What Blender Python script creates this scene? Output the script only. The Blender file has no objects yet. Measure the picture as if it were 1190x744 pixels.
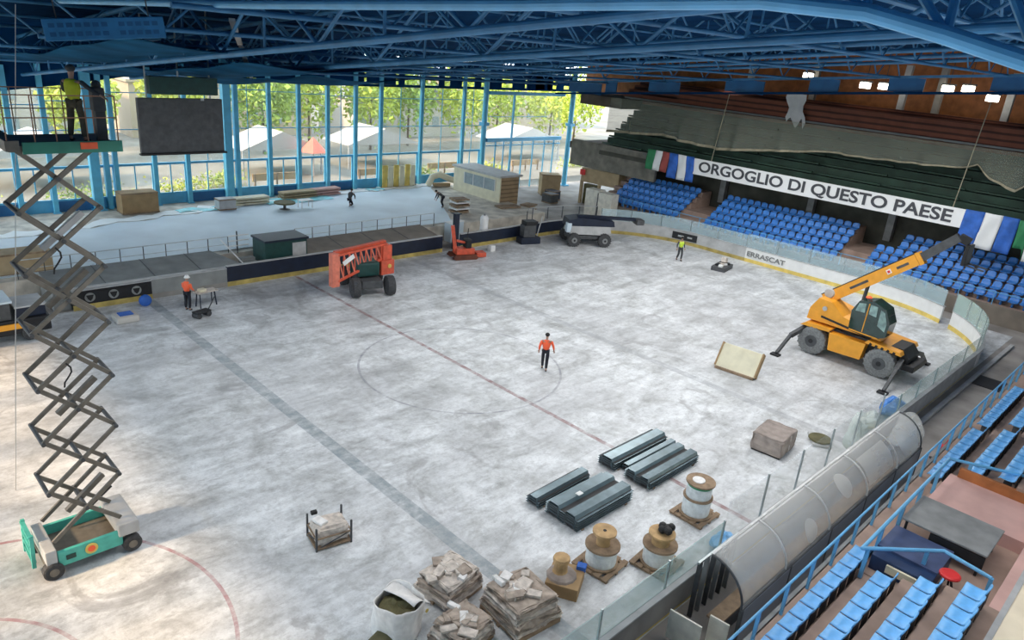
import bpy, bmesh, math, random
from mathutils import Vector, Matrix
random.seed(7)
PI = math.pi
S = bpy.context.scene
COL = S.collection

# ------------------------------------------------------------------ camera
def cam_axes(yaw, pitch, roll):
    f = Vector((math.cos(yaw)*math.cos(pitch), math.sin(yaw)*math.cos(pitch), math.sin(pitch)))
    r = Vector((math.sin(yaw), -math.cos(yaw), 0)); u = r.cross(f)
    return r*math.cos(roll)+u*math.sin(roll), u*math.cos(roll)-r*math.sin(roll), f
r_, u_, f_ = cam_axes(math.radians(44.17), math.radians(-20.6), math.radians(5.13))
cd = bpy.data.cameras.new('camera'); cam = bpy.data.objects.new('camera', cd); COL.objects.link(cam)
cd.sensor_width = 36; cd.lens = 842/1190*36; cd.clip_end = 600; cd.clip_start = .1
m = Matrix((r_, u_, -f_)).transposed().to_4x4(); m.translation = Vector((-19.81, -22.18, 13.54)); cam.matrix_world = m
S.camera = cam

# ------------------------------------------------------------------ light
S.view_settings.view_transform = 'Standard'; S.view_settings.look = 'None'
S.view_settings.gamma = 1; S.view_settings.use_curve_mapping = False
S.view_settings.exposure = 0.0
W = bpy.data.worlds.new('sky'); S.world = W; W.use_nodes = True
bg = W.node_tree.nodes['Background']; bg.inputs[0].default_value = (0.78, 0.90, 1.0, 1); bg.inputs[1].default_value = 3.5
def light(name, kind, loc, energy, color, size=1, sy=None, rot=None, aim=None):
    l = bpy.data.lights.new(name, kind); l.energy = energy; l.color = color
    if kind == 'AREA':
        l.size = size
        if sy: l.shape = 'RECTANGLE'; l.size_y = sy
    elif kind == 'SUN': l.angle = size
    else: l.shadow_soft_size = size
    o = bpy.data.objects.new(name, l); COL.objects.link(o); o.location = loc
    if aim: o.rotation_euler = Vector(aim).to_track_quat('-Z', 'Y').to_euler()
    return o
light('sun', 'SUN', (-60, 10, 40), 6.5, (1.0, .70, .42), .09, aim=(1, -.14, -.64))
for i, (x, y) in enumerate([(-12, -9), (-10, 3), (2, -10), (3, 1), (15, -10), (15, 2), (26, -9), (25, 3), (-3, -19.5)]):
    light('fill_light', 'AREA', (x, y, 11.0), 480 if x < -5 or y < -15 else 740, (1.0, .985, .965), 6, aim=(0, 0, -1))  # area lights added to brighten the hall, no fittings behind them

# ------------------------------------------------------------------ materials
def nt(name):
    M = bpy.data.materials.new(name); M.use_nodes = True
    return M, M.node_tree, M.node_tree.nodes['Principled BSDF']
def mat(name, c, rough=.6, metal=0, scale=3, amt=.15, bump=.0, spec=.5, emit=None, es=1):
    M, t, b = nt(name)
    b.inputs['Roughness'].default_value = rough; b.inputs['Metallic'].default_value = metal
    b.inputs['Specular IOR Level'].default_value = spec
    tc = t.nodes.new('ShaderNodeTexCoord'); n = t.nodes.new('ShaderNodeTexNoise')
    n.inputs['Scale'].default_value = scale; n.inputs['Detail'].default_value = 5
    t.links.new(tc.outputs['Object'], n.inputs['Vector'])
    cr = t.nodes.new('ShaderNodeValToRGB'); e = cr.color_ramp.elements
    e[0].position = .3; e[1].position = .7
    e[0].color = (*[max(0, k*(1-amt)) for k in c], 1); e[1].color = (*[min(1, k*(1+amt)) for k in c], 1)
    t.links.new(n.outputs['Fac'], cr.inputs[0]); t.links.new(cr.outputs[0], b.inputs['Base Color'])
    if bump:
        bp = t.nodes.new('ShaderNodeBump'); bp.inputs['Strength'].default_value = bump
        t.links.new(n.outputs['Fac'], bp.inputs['Height']); t.links.new(bp.outputs[0], b.inputs['Normal'])
    if emit:
        b.inputs['Emission Color'].default_value = (*emit, 1); b.inputs['Emission Strength'].default_value = es
    return M
def glass(name, c, alpha, rough=.1):
    """thin sheet: mostly clear, faint tint and gloss"""
    M, t, b = nt(name)
    b.inputs['Base Color'].default_value = (*c, 1); b.inputs['Roughness'].default_value = rough
    b.inputs['Alpha'].default_value = alpha
    return M
K = {}
K['steel_blue'] = mat('steel_blue', (.10, .42, .66), .45, 0, 2, .12)
K['col_blue'] = mat('col_blue', (.12, .50, .72), .4, 0, 2, .12)
K['truss_blue'] = mat('truss_blue', (.045, .20, .40), .5, 0, 1.5, .2)
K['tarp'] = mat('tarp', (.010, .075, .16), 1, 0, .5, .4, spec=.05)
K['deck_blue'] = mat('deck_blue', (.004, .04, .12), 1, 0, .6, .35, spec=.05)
K['panel_blue'] = mat('panel_blue', (.012, .12, .30), .5, 0, 1, .2)
K['navy'] = mat('navy', (.008, .015, .035), .5, 0, 2, .25)
K['rail_blue'] = mat('rail_blue', (.14, .42, .70), .4, 0, 2, .1)
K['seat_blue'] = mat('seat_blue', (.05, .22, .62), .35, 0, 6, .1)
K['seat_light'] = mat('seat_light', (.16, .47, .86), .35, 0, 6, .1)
K['parapet'] = mat('parapet', (.19, .18, .15), .9, 0, 1.5, .3, .2)
K['rail_tan'] = mat('rail_tan', (.45, .22, .13), .5)
K['bcab'] = mat('bcab', (.78, .76, .66), .6)
K['desk_navy'] = mat('desk_navy', (.012, .035, .10), .5); K['desk_top'] = mat('desk_top', (.055, .08, .17), .5)
K['backwall'] = glass('backwall', (.34, .37, .43), .7, .3)
K['skirt_green'] = mat('skirt_green', (.03, .24, .17), .5)
K['sign_blue'] = mat('sign_blue', (.03, .22, .48), .5)
K['black'] = mat('black', (.012, .013, .015), .6, 0, 5, .3)
K['tyre'] = mat('tyre', (.05, .052, .055), .85, 0, 12, .3, .3)
K['tyre_grey'] = mat('tyre_grey', (.20, .21, .21), .9, 0, 10, .3, .3)
K['dgrey'] = mat('dgrey', (.07, .075, .08), .6, 0, 4, .25)
K['grey'] = mat('grey', (.22, .23, .23), .7, 0, 2, .2)
K['lgrey'] = mat('lgrey', (.45, .46, .46), .6, 0, 2, .15)
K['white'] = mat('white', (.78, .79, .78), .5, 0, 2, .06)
K['aisle_sunlit_cream'] = mat('aisle_sunlit_cream', (.92, .80, .60), .6, 0, 1, .1)  # warm sunlight on the upper aisle floor is put into this colour
K['cream'] = mat('cream', (.74, .70, .52), .6, 0, 2, .1)
K['panel_grey'] = mat('panel_grey', (.25, .265, .26), .8, 0, 1.2, .18)
K['panel_brown'] = mat('panel_brown', (.23, .20, .165), .8, 0, 1.2, .18)
K['terrace'] = mat('terrace', (.58, .55, .48), .85, 0, 1.1, .35)
K['concrete'] = mat('concrete', (.27, .26, .24), .85, 0, .9, .25, .1)
K['walk'] = mat('walk', (.31, .29, .27), .8, 0, .6, .3, .1)
K['kerb'] = mat('kerb', (.36, .26, .21), .85, 0, 1.2, .2, .1)
K['pink'] = mat('pink', (.60, .38, .34), .85, 0, .8, .15, .05)
K['brownwood'] = mat('brownwood', (.42, .15, .045), .6, 0, 2, .25)
K['redwood'] = mat('redwood', (.13, .040, .022), .7, 0, 1.5, .35)
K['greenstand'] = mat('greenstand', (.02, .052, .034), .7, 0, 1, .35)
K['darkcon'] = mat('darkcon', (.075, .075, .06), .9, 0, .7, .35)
K['slab'] = mat('slab', (.11, .085, .07), .9, 0, 1, .3)
K['yellow'] = mat('yellow', (.72, .55, .14), .6, 0, 2, .2)
K['yellow_dirty'] = mat('yellow_dirty', (.42, .33, .10), .7, 0, 1.5, .4)
K['crane'] = mat('crane', (.84, .37, .03), .4, 0, 3, .08)
K['red'] = mat('red', (.62, .10, .05), .5, 0, 4, .2)
K['red_pale'] = mat('red_pale', (.70, .20, .13), .5, 0, 4, .15)
K['redsign'] = mat('redsign', (.70, .03, .03), .5)
K['green_lift'] = mat('green_lift', (.08, .48, .40), .5, 0, 4, .15)
K['green_dark'] = mat('green_dark', (.008, .05, .045), .5, 0, 4, .2)
K['arm_steel'] = mat('arm_steel', (.17, .155, .13), .6, .1, 5, .2)
K['steel'] = mat('steel', (.42, .47, .48), .35, .7, 3, .2)
K['galv'] = mat('galv', (.20, .27, .30), .26, .6, 2.5, .2)
K['wood'] = mat('wood', (.50, .33, .16), .8, 0, 4, .25)
K['oldwood'] = mat('oldwood', (.28, .20, .13), .9, 0, 4, .3)
K['ply'] = mat('ply', (.42, .32, .19), .8, 0, 2, .15)
K['box_brown'] = mat('box_brown', (.36, .24, .12), .8, 0, 2, .15)
K['wire_white'] = mat('wire_white', (.70, .75, .76), .5, 0, 7, .15, .2)
K['wire_green'] = mat('wire_green', (.03, .26, .12), .5)
K['taupe'] = mat('taupe', (.33, .28, .25), .8, 0, 3, .25, .2)
K['stone'] = mat('stone', (.60, .54, .48), .85, 0, 6, .3, .3)
K['stone2'] = mat('stone2', (.42, .35, .29), .85, 0, 5, .3, .3)
K['paper'] = mat('paper', (.80, .79, .77), .7, 0, 6, .12, .2)
K['olive'] = mat('olive', (.12, .11, .05), .8, 0, 4, .3)
K['sheet'] = mat('sheet', (.62, .73, .80), .55, 0, .35, .10)
K['snow'] = mat('snow', (.85, .90, .90), .6, 0, 1, .05)
K['cyan'] = mat('cyan', (.22, .66, .72), .4, 0, 1.2, .3)
K['street'] = mat('street', (.23, .22, .19), .8, 0, .3, .3)
K['skin'] = mat('skin', (.42, .25, .18), .6, 0, 8, .05)
K['orange'] = mat('orange', (1, .14, .05), .6, 0, 8, .1)
K['hiviz'] = mat('hiviz', (.55, .75, .06), .6, 0, 8, .1)
K['hiviz_y'] = mat('hiviz_y', (.62, .66, .02), .6, 0, 8, .1)
K['trouser'] = mat('trouser', (.012, .014, .022), .8, 0, 8, .2)
K['khaki'] = mat('khaki', (.10, .085, .055), .8, 0, 8, .2)
K['clothdark'] = mat('clothdark', (.05, .055, .06), .8, 0, 8, .2)
K['hair'] = mat('hair', (.015, .012, .01), .8)
K['banner'] = mat('banner', (.80, .82, .82), .6, 0, 1, .04)
K['ink'] = mat('ink', (.05, .055, .065), .6)
K['flag_g'] = mat('flag_g', (.03, .22, .09), .7, 0, 2, .15); K['flag_r'] = mat('flag_r', (.33, .07, .06), .7, 0, 2, .15)
K['flag_b'] = mat('flag_b', (.03, .13, .50), .7, 0, 2, .25)
K['lamp'] = mat('lamp', (1, .96, .85), .5, emit=(1, .93, .78), es=9)
K['tram'] = mat('tram', (.8, .8, .8), .5)
K['glass'] = glass('glass', (.75, .88, .88), .10, .08)
K['pale_plexi'] = glass('pale_plexi', (.86, .86, .82), .45, .4)
K['glass_green'] = glass('glass_green', (.60, .84, .80), .34, .12)
K['glass_blue'] = glass('glass_blue', (.55, .76, .84), .33, .15)
K['plexi'] = glass('plexi', (.82, .83, .80), .30, .25)
K['plexi_edge'] = mat('plexi_edge', (.62, .63, .62), .35, 0, 4, .1)
K['cabglass'] = mat('cabglass', (.012, .04, .035), .08, 0, 3, .2, spec=.9)
K['cabwin'] = mat('cabwin', (.25, .38, .36), .15, 0, 3, .5)
K['film'] = glass('film', (.72, .80, .76), .62, .25)
K['net'] = glass('net', (.235, .255, .205), .55, .9)
K['net_hem'] = mat('net_hem', (.33, .30, .21), .9, 0, 3, .2)
K['bwhite'] = mat('bwhite', (.52, .50, .46), .8, 0, .6, .1)
K['bcream'] = mat('bcream', (.50, .42, .31), .8, 0, .6, .1)
K['bwin'] = mat('bwin', (.30, .36, .38), .3)
K['bark'] = mat('bark', (.14, .10, .07), .9)
def leaf_mat(n, c):
    M = mat(n, c, .7, 0, 1.2, .35)
    b = M.node_tree.nodes['Principled BSDF']; b.inputs['Transmission Weight'].default_value = 0
    return M
K['leaf'] = leaf_mat('leaf', (.44, .54, .08)); K['leaf2'] = leaf_mat('leaf2', (.30, .42, .07)); K['leaf3'] = leaf_mat('leaf3', (.55, .62, .10))

def floor_material():
    M, t, b = nt('scuffed_rink_floor'); N = t.nodes; L = t.links
    tc = N.new('ShaderNodeTexCoord'); sx = N.new('ShaderNodeSeparateXYZ'); L.new(tc.outputs['Object'], sx.inputs[0])
    X, Y = sx.outputs[0], sx.outputs[1]
    def mth(op, a, b2=None, c=None):
        n = N.new('ShaderNodeMath'); n.operation = op
        for i, v in enumerate((a, b2, c)):
            if v is None: continue
            if isinstance(v, (int, float)): n.inputs[i].default_value = v
            else: L.new(v, n.inputs[i])
        return n.outputs[0]
    def noise(scale, detail=6, rot=0, st=(1, 1, 1), rough=.6, dist=0):
        mp = N.new('ShaderNodeMapping'); mp.inputs['Rotation'].default_value = (0, 0, rot); mp.inputs['Scale'].default_value = st
        L.new(tc.outputs['Object'], mp.inputs[0])
        n = N.new('ShaderNodeTexNoise'); n.inputs['Scale'].default_value = scale; n.inputs['Detail'].default_value = detail
        n.inputs['Roughness'].default_value = rough; n.inputs['Distortion'].default_value = dist
        L.new(mp.outputs[0], n.inputs['Vector']); return n.outputs['Fac']
    def ramp(v, stops):
        cr = N.new('ShaderNodeValToRGB'); e = cr.color_ramp.elements
        while len(e) < len(stops): e.new(.5)
        for q, (p, c) in zip(e, stops): q.position = p; q.color = (*c, 1) if isinstance(c, tuple) else (c, c, c, 1)
        L.new(v, cr.inputs[0]); return cr.outputs[0]
    def mix(fac, a, c, mode='MIX'):
        n = N.new('ShaderNodeMix'); n.data_type = 'RGBA'; n.blend_type = mode
        if isinstance(fac, (int, float)): n.inputs[0].default_value = fac
        else: L.new(fac, n.inputs[0])
        for i, v in ((6, a), (7, c)):
            if isinstance(v, tuple): n.inputs[i].default_value = (*v, 1)
            else: L.new(v, n.inputs[i])
        return n.outputs[2]
    base = ramp(noise(.55, 9, .9, (1, 1, 1), .68, .6), [(.34, (.46, .475, .48)), (.44, (.60, .625, .635)), (.54, (.72, .75, .77)), (.66, (.80, .83, .85))])
    streak = ramp(noise(.9, 6, -.75, (.28, 1.4, 1), .7, .3), [(.38, .72), (.6, 1.08)])
    c = mix(.75, base, streak, 'MULTIPLY')
    fine = ramp(noise(3.2, 9, 0, (1, 1, 1), .8), [(.40, .76), (.52, 1.0), (.62, 1.08)])
    c = mix(.8, c, fine, 'MULTIPLY')
    spk = ramp(noise(1.9, 8, .3, (.6, 1.3, 1), .85, .4), [(.42, .62), (.48, 1.0)])
    c = mix(.45, c, spk, 'MULTIPLY')
    pat = ramp(noise(.16, 4, 0, (1, 1, 1), .55, 1.0), [(.46, .0), (.60, 1.0)])
    c = mix(mth('MULTIPLY', pat, .30), c, (.33, .335, .35))
    stain = ramp(noise(.33, 5, 2.1, (1, 1, 1), .62, 1.5), [(.60, .0), (.67, 1.0)])
    c = mix(mth('MULTIPLY', stain, .5), c, (.25, .25, .255))
    wear = ramp(noise(1.7, 5, 0, (1, 1, 1), .7), [(.35, .15), (.6, 1.0)])
    def band(v, w):
        return mth('LESS_THAN', mth('ABSOLUTE', v), w)
    def paint(c, mask, col, amt): return mix(mth('MULTIPLY', mth('MULTIPLY', mask, wear), amt), c, col)
    c = paint(c, band(X, .10), (.26, .14, .14), .9)
    c = paint(c, band(mth('ADD', X, 8.13), .24), (.24, .29, .32), .85)
    c = paint(c, band(mth('SUBTRACT', X, 8.13), .22), (.33, .35, .38), .65)
    c = paint(c, mth('MULTIPLY', band(mth('ADD', X, 8.13), .34), band(mth('ADD', Y, 13), 3)), (.10, .10, .12), .0)
    def circ(cx, cy, R, w):
        d = mth('SQRT', mth('ADD', mth('POWER', mth('SUBTRACT', X, cx), 2), mth('POWER', mth('SUBTRACT', Y, cy), 2)))
        return band(mth('SUBTRACT', d, R), w)
    c = paint(c, circ(0, 0, 4.5, .05), (.16, .17, .22), .6)
    c = paint(c, circ(-19.2, -6.9, 5.2, .05), (.34, .08, .10), .7)
    c = paint(c, circ(-20.6, -7.6, 3.5, .05), (.34, .08, .10), .6)
    c = paint(c, circ(19, -7, 4.5, .05), (.30, .25, .26), .2)
    c = paint(c, circ(19, 7, 4.5, .05), (.30, .25, .26), .2)
    L.new(c, b.inputs['Base Color'])
    rr = ramp(noise(.8, 5), [(.3, .38), (.7, .62)]); L.new(rr, b.inputs['Roughness'])
    bp = N.new('ShaderNodeBump'); bp.inputs['Strength'].default_value = .12
    L.new(noise(6, 5), bp.inputs['Height']); L.new(bp.outputs[0], b.inputs['Normal'])
    return M
K['rink'] = floor_material()
def plank_mat(name, c, dark, scale, axis='Z', amt=.2):
    M, t, b = nt(name); N = t.nodes; L = t.links
    tc = N.new('ShaderNodeTexCoord'); w = N.new('ShaderNodeTexWave'); w.bands_direction = axis
    w.inputs['Scale'].default_value = scale; w.inputs['Distortion'].default_value = .6; w.inputs['Detail'].default_value = 3
    L.new(tc.outputs['Object'], w.inputs['Vector'])
    cr = N.new('ShaderNodeValToRGB'); e = cr.color_ramp.elements
    e[0].position = .1; e[1].position = .45; e[0].color = (*dark, 1); e[1].color = (*c, 1)
    L.new(w.outputs['Fac'], cr.inputs[0]); n = N.new('ShaderNodeTexNoise'); n.inputs['Scale'].default_value = 1.5; n.inputs['Detail'].default_value = 5
    L.new(tc.outputs['Object'], n.inputs['Vector'])
    r2 = N.new('ShaderNodeMapRange'); r2.inputs['To Min'].default_value = 1-amt*2; r2.inputs['To Max'].default_value = 1+amt; L.new(n.outputs['Fac'], r2.inputs['Value'])
    mx = N.new('ShaderNodeMix'); mx.data_type = 'RGBA'; mx.blend_type = 'MULTIPLY'; mx.inputs[0].default_value = 1
    L.new(cr.outputs[0], mx.inputs[6]); L.new(r2.outputs[0], mx.inputs[7]); L.new(mx.outputs[2], b.inputs['Base Color'])
    b.inputs['Roughness'].default_value = .75
    return M
K['redplank'] = plank_mat('redplank', (.26, .085, .048), (.085, .03, .02), .75)
K['siding'] = plank_mat('siding', (.40, .29, .17), (.24, .17, .10), .9)
K['galvrib'] = plank_mat('galvrib', (.30, .38, .40), (.12, .17, .19), 3.2, 'Y')
K['galvrib'].node_tree.nodes['Principled BSDF'].inputs['Metallic'].default_value = .6
K['galvrib'].node_tree.nodes['Principled BSDF'].inputs['Roughness'].default_value = .35

# ------------------------------------------------------------------ mesh builder
class MB:
    def __init__(s): s.bm = bmesh.new()
    def box(s, c, d, rot=None, rz=0, bev=0):
        r = bmesh.ops.create_cube(s.bm, size=1); v = r['verts']
        M = Matrix.Translation(Vector(c)) @ (Matrix.Rotation(rz, 4, 'Z') if rot is None else rot.to_matrix().to_4x4() if not isinstance(rot, Matrix) else rot) @ Matrix.Diagonal((*d, 1))
        bmesh.ops.transform(s.bm, matrix=M, verts=v)
        if bev:
            es = list({e for q in v for e in q.link_edges}); bmesh.ops.bevel(s.bm, geom=es, offset=bev, segments=2, affect='EDGES', profile=.6)
        return s
    def bb(s, x0, x1, y0, y1, z0, z1, bev=0):
        return s.box(((x0+x1)/2, (y0+y1)/2, (z0+z1)/2), (abs(x1-x0), abs(y1-y0), abs(z1-z0)), bev=bev)
    def bar(s, a, b, w, h=None):
        a = Vector(a); b = Vector(b); h = h or w; d = b-a; q = d.to_track_quat('X', 'Z')
        M = Matrix.Translation((a+b)/2) @ q.to_matrix().to_4x4() @ Matrix.Diagonal((d.length, w, h, 1))
        r = bmesh.ops.create_cube(s.bm, size=1); bmesh.ops.transform(s.bm, matrix=M, verts=r['verts']); return s
    def tube(s, a, b, r, r2=None, n=10):
        a = Vector(a); b = Vector(b); d = b-a
        M = Matrix.Translation((a+b)/2) @ d.to_track_quat('Z', 'Y').to_matrix().to_4x4()
        bmesh.ops.create_cone(s.bm, cap_ends=True, segments=n, radius1=r, radius2=r if r2 is None else r2, depth=d.length, matrix=M); return s
    def pipe(s, pts, r, n=8):
        for a, b in zip(pts, pts[1:]): s.tube(a, b, r, n=n)
        for p in pts[1:-1]: s.ball(p, r, 6)
        return s
    def ball(s, c, r, n=8, sc=(1, 1, 1)):
        M = Matrix.Translation(Vector(c)) @ Matrix.Diagonal((*sc, 1))
        bmesh.ops.create_uvsphere(s.bm, u_segments=n+4, v_segments=n, radius=r, matrix=M); return s
    def lathe(s, c, prof, n=24, axis='Z'):
        R = {'Z': Matrix.Identity(3), 'Y': Matrix.Rotation(PI/2, 3, 'X'), 'X': Matrix.Rotation(PI/2, 3, 'Y')}[axis]
        rings = []
        for (rad, z) in prof:
            rings.append([s.bm.verts.new(Vector(c)+R @ Vector((rad*math.cos(2*PI*i/n), rad*math.sin(2*PI*i/n), z))) for i in range(n)])
        for a, b in zip(rings, rings[1:]):
            for i in range(n): s.bm.faces.new((a[i], a[(i+1) % n], b[(i+1) % n], b[i]))
        s.bm.faces.new(rings[0][::-1]); s.bm.faces.new(rings[-1]); return s
    def prism(s, poly, h, axis='Z', at=0):
        """poly: 2D points; axis the extrusion direction, from at to at+h"""
        def P(p, z):
            return {'Z': (p[0], p[1], z), 'Y': (p[0], z, p[1]), 'X': (z, p[0], p[1])}[axis]
        a = [s.bm.verts.new(P(p, at)) for p in poly]; b = [s.bm.verts.new(P(p, at+h)) for p in poly]
        s.bm.faces.new(a[::-1]); s.bm.faces.new(b); n = len(poly)
        for i in range(n): s.bm.faces.new((a[i], a[(i+1) % n], b[(i+1) % n], b[i]))
        return s
    def grid(s, f, nu, nv):
        V = [[s.bm.verts.new(f(i/nu, j/nv)) for j in range(nv+1)] for i in range(nu+1)]
        for i in range(nu):
            for j in range(nv): s.bm.faces.new((V[i][j], V[i+1][j], V[i+1][j+1], V[i][j+1]))
        return s
    def strip(s, path, z0, z1, th, side=1):
        """wall along a polyline of (x,y), thickness outward by th on one side"""
        n = len(path); out = []
        for i, p in enumerate(path):
            a = Vector(path[max(0, i-1)]); b = Vector(path[min(n-1, i+1)]); d = (b-a).normalized()
            nrm = Vector((d.y, -d.x))*side
            out.append(Vector(p)+nrm*th)
        rows = []
        for p, q in zip(path, out):
            rows.append([s.bm.verts.new(v) for v in ((p[0], p[1], z0), (p[0], p[1], z1), (q.x, q.y, z1), (q.x, q.y, z0))])
        for a, b in zip(rows, rows[1:]):
            for k in range(4): s.bm.faces.new((a[k], a[(k+1) % 4], b[(k+1) % 4], b[k]))
        s.bm.faces.new(rows[0]); s.bm.faces.new(rows[-1][::-1]); return s
    def xf(s, M):
        bmesh.ops.transform(s.bm, matrix=M, verts=s.bm.verts[:]); return s
    def build(s, name, m, parent=None, smooth=False, solid=0, sub=0):
        bmesh.ops.recalc_face_normals(s.bm, faces=s.bm.faces)
        o = None; me = bpy.data.meshes.new(name)
        if parent is None:
            xs = [v.co for v in s.bm.verts]
            c = Vector(((min(v.x for v in xs)+max(v.x for v in xs))/2, (min(v.y for v in xs)+max(v.y for v in xs))/2, min(v.z for v in xs)))
            if name not in ('floor',): bmesh.ops.translate(s.bm, verts=s.bm.verts[:], vec=-c)
            else: c = Vector((0, 0, 0))
        s.bm.to_mesh(me); s.bm.free()
        for p in me.polygons: p.use_smooth = smooth
        me.materials.append(K[m] if isinstance(m, str) else m)
        o = bpy.data.objects.new(name, me); COL.objects.link(o)
        if parent is None: o.location = c
        else: o.parent = parent
        if solid:
            md = o.modifiers.new('solid', 'SOLIDIFY'); md.thickness = solid; md.offset = 0
        if sub:
            md = o.modifiers.new('sub', 'SUBSURF'); md.levels = sub; md.render_levels = sub
        return o
def tag(o, label=None, cat=None, group=None, kind=None):
    if label: o['label'] = label
    if cat: o['category'] = cat
    if group: o['group'] = group
    if kind: o['kind'] = kind
    return o
def thing(name, label, cat, loc=(0, 0, 0), rz=0, group=None, kind=None):
    o = bpy.data.objects.new(name, None); COL.objects.link(o); o.location = loc; o.rotation_euler = (0, 0, rz)
    o.empty_display_size = .2
    return tag(o, label, cat, group, kind)
KIDS = {}
def copy_tree(o, kids, loc=None, rz=None, label=None, parent=None):
    c = o.copy(); COL.objects.link(c); c.parent = parent
    if loc is not None: c.location = loc
    if rz is not None: c.rotation_euler = (0, 0, rz)
    if label: c['label'] = label
    for ch in kids.get(o.name, []): copy_tree(ch, kids, parent=c)
    return c
def kidmap():
    d = {}
    for o in S.objects:
        if o.parent: d.setdefault(o.parent.name, []).append(o)
    return d
def text(txt, m, parent, size, loc, X, Y, width=None, name='lettering', thick=.01):
    """text standing in the plane spanned by X (reading direction) and Y (up), centred on loc"""
    c = bpy.data.curves.new('t', 'FONT'); c.body = txt; c.size = size; c.extrude = thick; c.align_x = 'CENTER'; c.align_y = 'CENTER'; c.offset = size*.024
    t = bpy.data.objects.new('t', c); COL.objects.link(t); bpy.context.view_layer.update()
    me = bpy.data.meshes.new_from_object(t.evaluated_get(bpy.context.evaluated_depsgraph_get()))
    bpy.data.objects.remove(t)
    xs = [v.co.x for v in me.vertices]; w = max(xs)-min(xs); cx = (max(xs)+min(xs))/2
    k = (width/w) if width else 1
    X = Vector(X).normalized(); Y = Vector(Y).normalized(); Z = X.cross(Y)
    M = Matrix.Translation(Vector(loc)) @ Matrix((X, Y, Z)).transposed().to_4x4() @ Matrix.Diagonal((k, 1, 1, 1)) @ Matrix.Translation((-cx, 0, 0))
    me.transform(M); me.materials.clear(); me.materials.append(K[m])
    o = bpy.data.objects.new(name, me); COL.objects.link(o); o.parent = parent
    return o
ORD = ['first', 'second', 'third', 'fourth', 'fifth', 'sixth', 'seventh', 'eighth', 'ninth', 'tenth', 'eleventh', 'twelfth', 'thirteenth', 'fourteenth', 'fifteenth', 'sixteenth', 'seventeenth', 'eighteenth', 'nineteenth', 'twentieth']

# ------------------------------------------------------------------ rink floor, boards
def lerp(a, b, t): return a+(b-a)*t
def corner(cx, cy, a0, a1, R=8.5, n=14): return [(cx+R*math.cos(lerp(a0, a1, i/n)), cy+R*math.sin(lerp(a0, a1, i/n))) for i in range(n+1)]
S_ = 'structure'
tag(MB().bb(-30, 30.05, -15.05, 15.05, -.2, 0).build('floor', 'rink'), kind=S_)
mb = MB()
mb.bb(30.05, 45, -18, 31, -.2, -.01); mb.bb(18, 30.05, 15.05, 31.3, -.2, -.012); mb.bb(-30, 30.05, -18, -15.05, -.2, -.01); mb.bb(-30, 18, 15.05, 18, -.2, -.01)
tag(mb.build('concourse_floor', 'walk'), kind=S_)

def boards(name, label, path, zt, panel, kick, side=-1, glassm=None, gz=2.0, ledge='lgrey', gpost=2.4, z0=.0, dist=None):
    t = thing(name, label, 'rink boards', (path[0][0], path[0][1], 0))
    off = Matrix.Translation((-path[0][0], -path[0][1], 0))
    MB().strip(path, z0+.22, zt, .10, side).xf(off).build('board_panel', panel, t)
    def inner(d):
        r = []; n = len(path)
        for i, p in enumerate(path):
            a = Vector(path[max(0, i-1)]); b = Vector(path[min(n-1, i+1)]); e = (b-a).normalized(); r.append((p[0]-e.y*side*d, p[1]+e.x*side*d))
        return r
    MB().strip(inner(.015), z0, .26+z0, .03, side).xf(off).build('kick_strip', kick, t)
    MB().strip(inner(.03), zt, zt+.05, .2, side).xf(off).build('ledge', ledge, t)
    if glassm:
        # split into sheets
        L = [0]
        for a, b in zip(path, path[1:]): L.append(L[-1]+math.dist(a, b))
        def at(s):
            for i in range(len(L)-1):
                if s <= L[i+1]+1e-6: k = (s-L[i])/(L[i+1]-L[i]); return (lerp(path[i][0], path[i+1][0], k), lerp(path[i][1], path[i+1][1], k))
            return path[-1]
        n = max(1, round(L[-1]/gpost))
        for i in range(n):
            s0 = L[-1]*i/n; s1 = L[-1]*(i+1)/n
            pts = [at(s0+.03)]+[path[k] for k in range(len(path)) if s0+.05 < L[k] < s1-.05]+[at(s1-.03)]
            ctr = MB()
            g = ctr.strip(pts, zt+.05, gz, .02, side).xf(off @ Matrix.Translation((0, 0, 0))).build('glass_sheet', glassm, t)
            p = at(s0)
            MB().bar((p[0], p[1], zt), (p[0], p[1], gz+.02), .05).xf(off).build('glass_post', 'steel', t)
    return t
boards('rink_boards', 'black advertising boards with three pale roundels on the far side, left end', [(-11.5, 15), (-7.9, 15)], .95, 'black', 'yellow_dirty')
boards('rink_boards', 'plain grey boards of the far side behind the worker in a white helmet', [(-7.9, 15), (-4.0, 15)], 1.0, 'panel_grey', 'concrete')
b3 = boards('rink_boards', 'long dark navy boards of the far side behind the red boom lift', [(-4.0, 15), (11.0, 15)], 1.12, 'navy', 'yellow_dirty')
b4 = boards('rink_boards', 'dark blue boards at the far left corner behind the blue boom lift', [(12.6, 15), (21.5, 15)]+corner(21.5, 6.5, PI/2, PI/3.2), 1.05, 'navy', 'yellow_dirty', glassm=None)
e1 = corner(21.5, 6.5, PI/3.2, 0)+[(30, 2.6)]
boards('rink_boards', 'grey end boards with yellow kick strip right of the blue boom lift', e1, 1.05, 'lgrey', 'yellow_dirty', glassm='glass_blue', gz=2.0)
b5 = boards('rink_boards', 'white end boards with faded lettering below the blue stand seats', [(30, 2.6), (30, -6.5)]+corner(21.5, -6.5, 0, -.62, n=8), 1.05, 'white', 'yellow', glassm='glass_blue', gz=2.1)
e2 = corner(21.5, -6.5, -.72, -PI/2, n=12)
boards('rink_boards', 'curved white corner boards behind the yellow crane telehandler', e2, 1.05, 'white', 'yellow', glassm='glass_green', gz=2.2, gpost=1.6)
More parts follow.
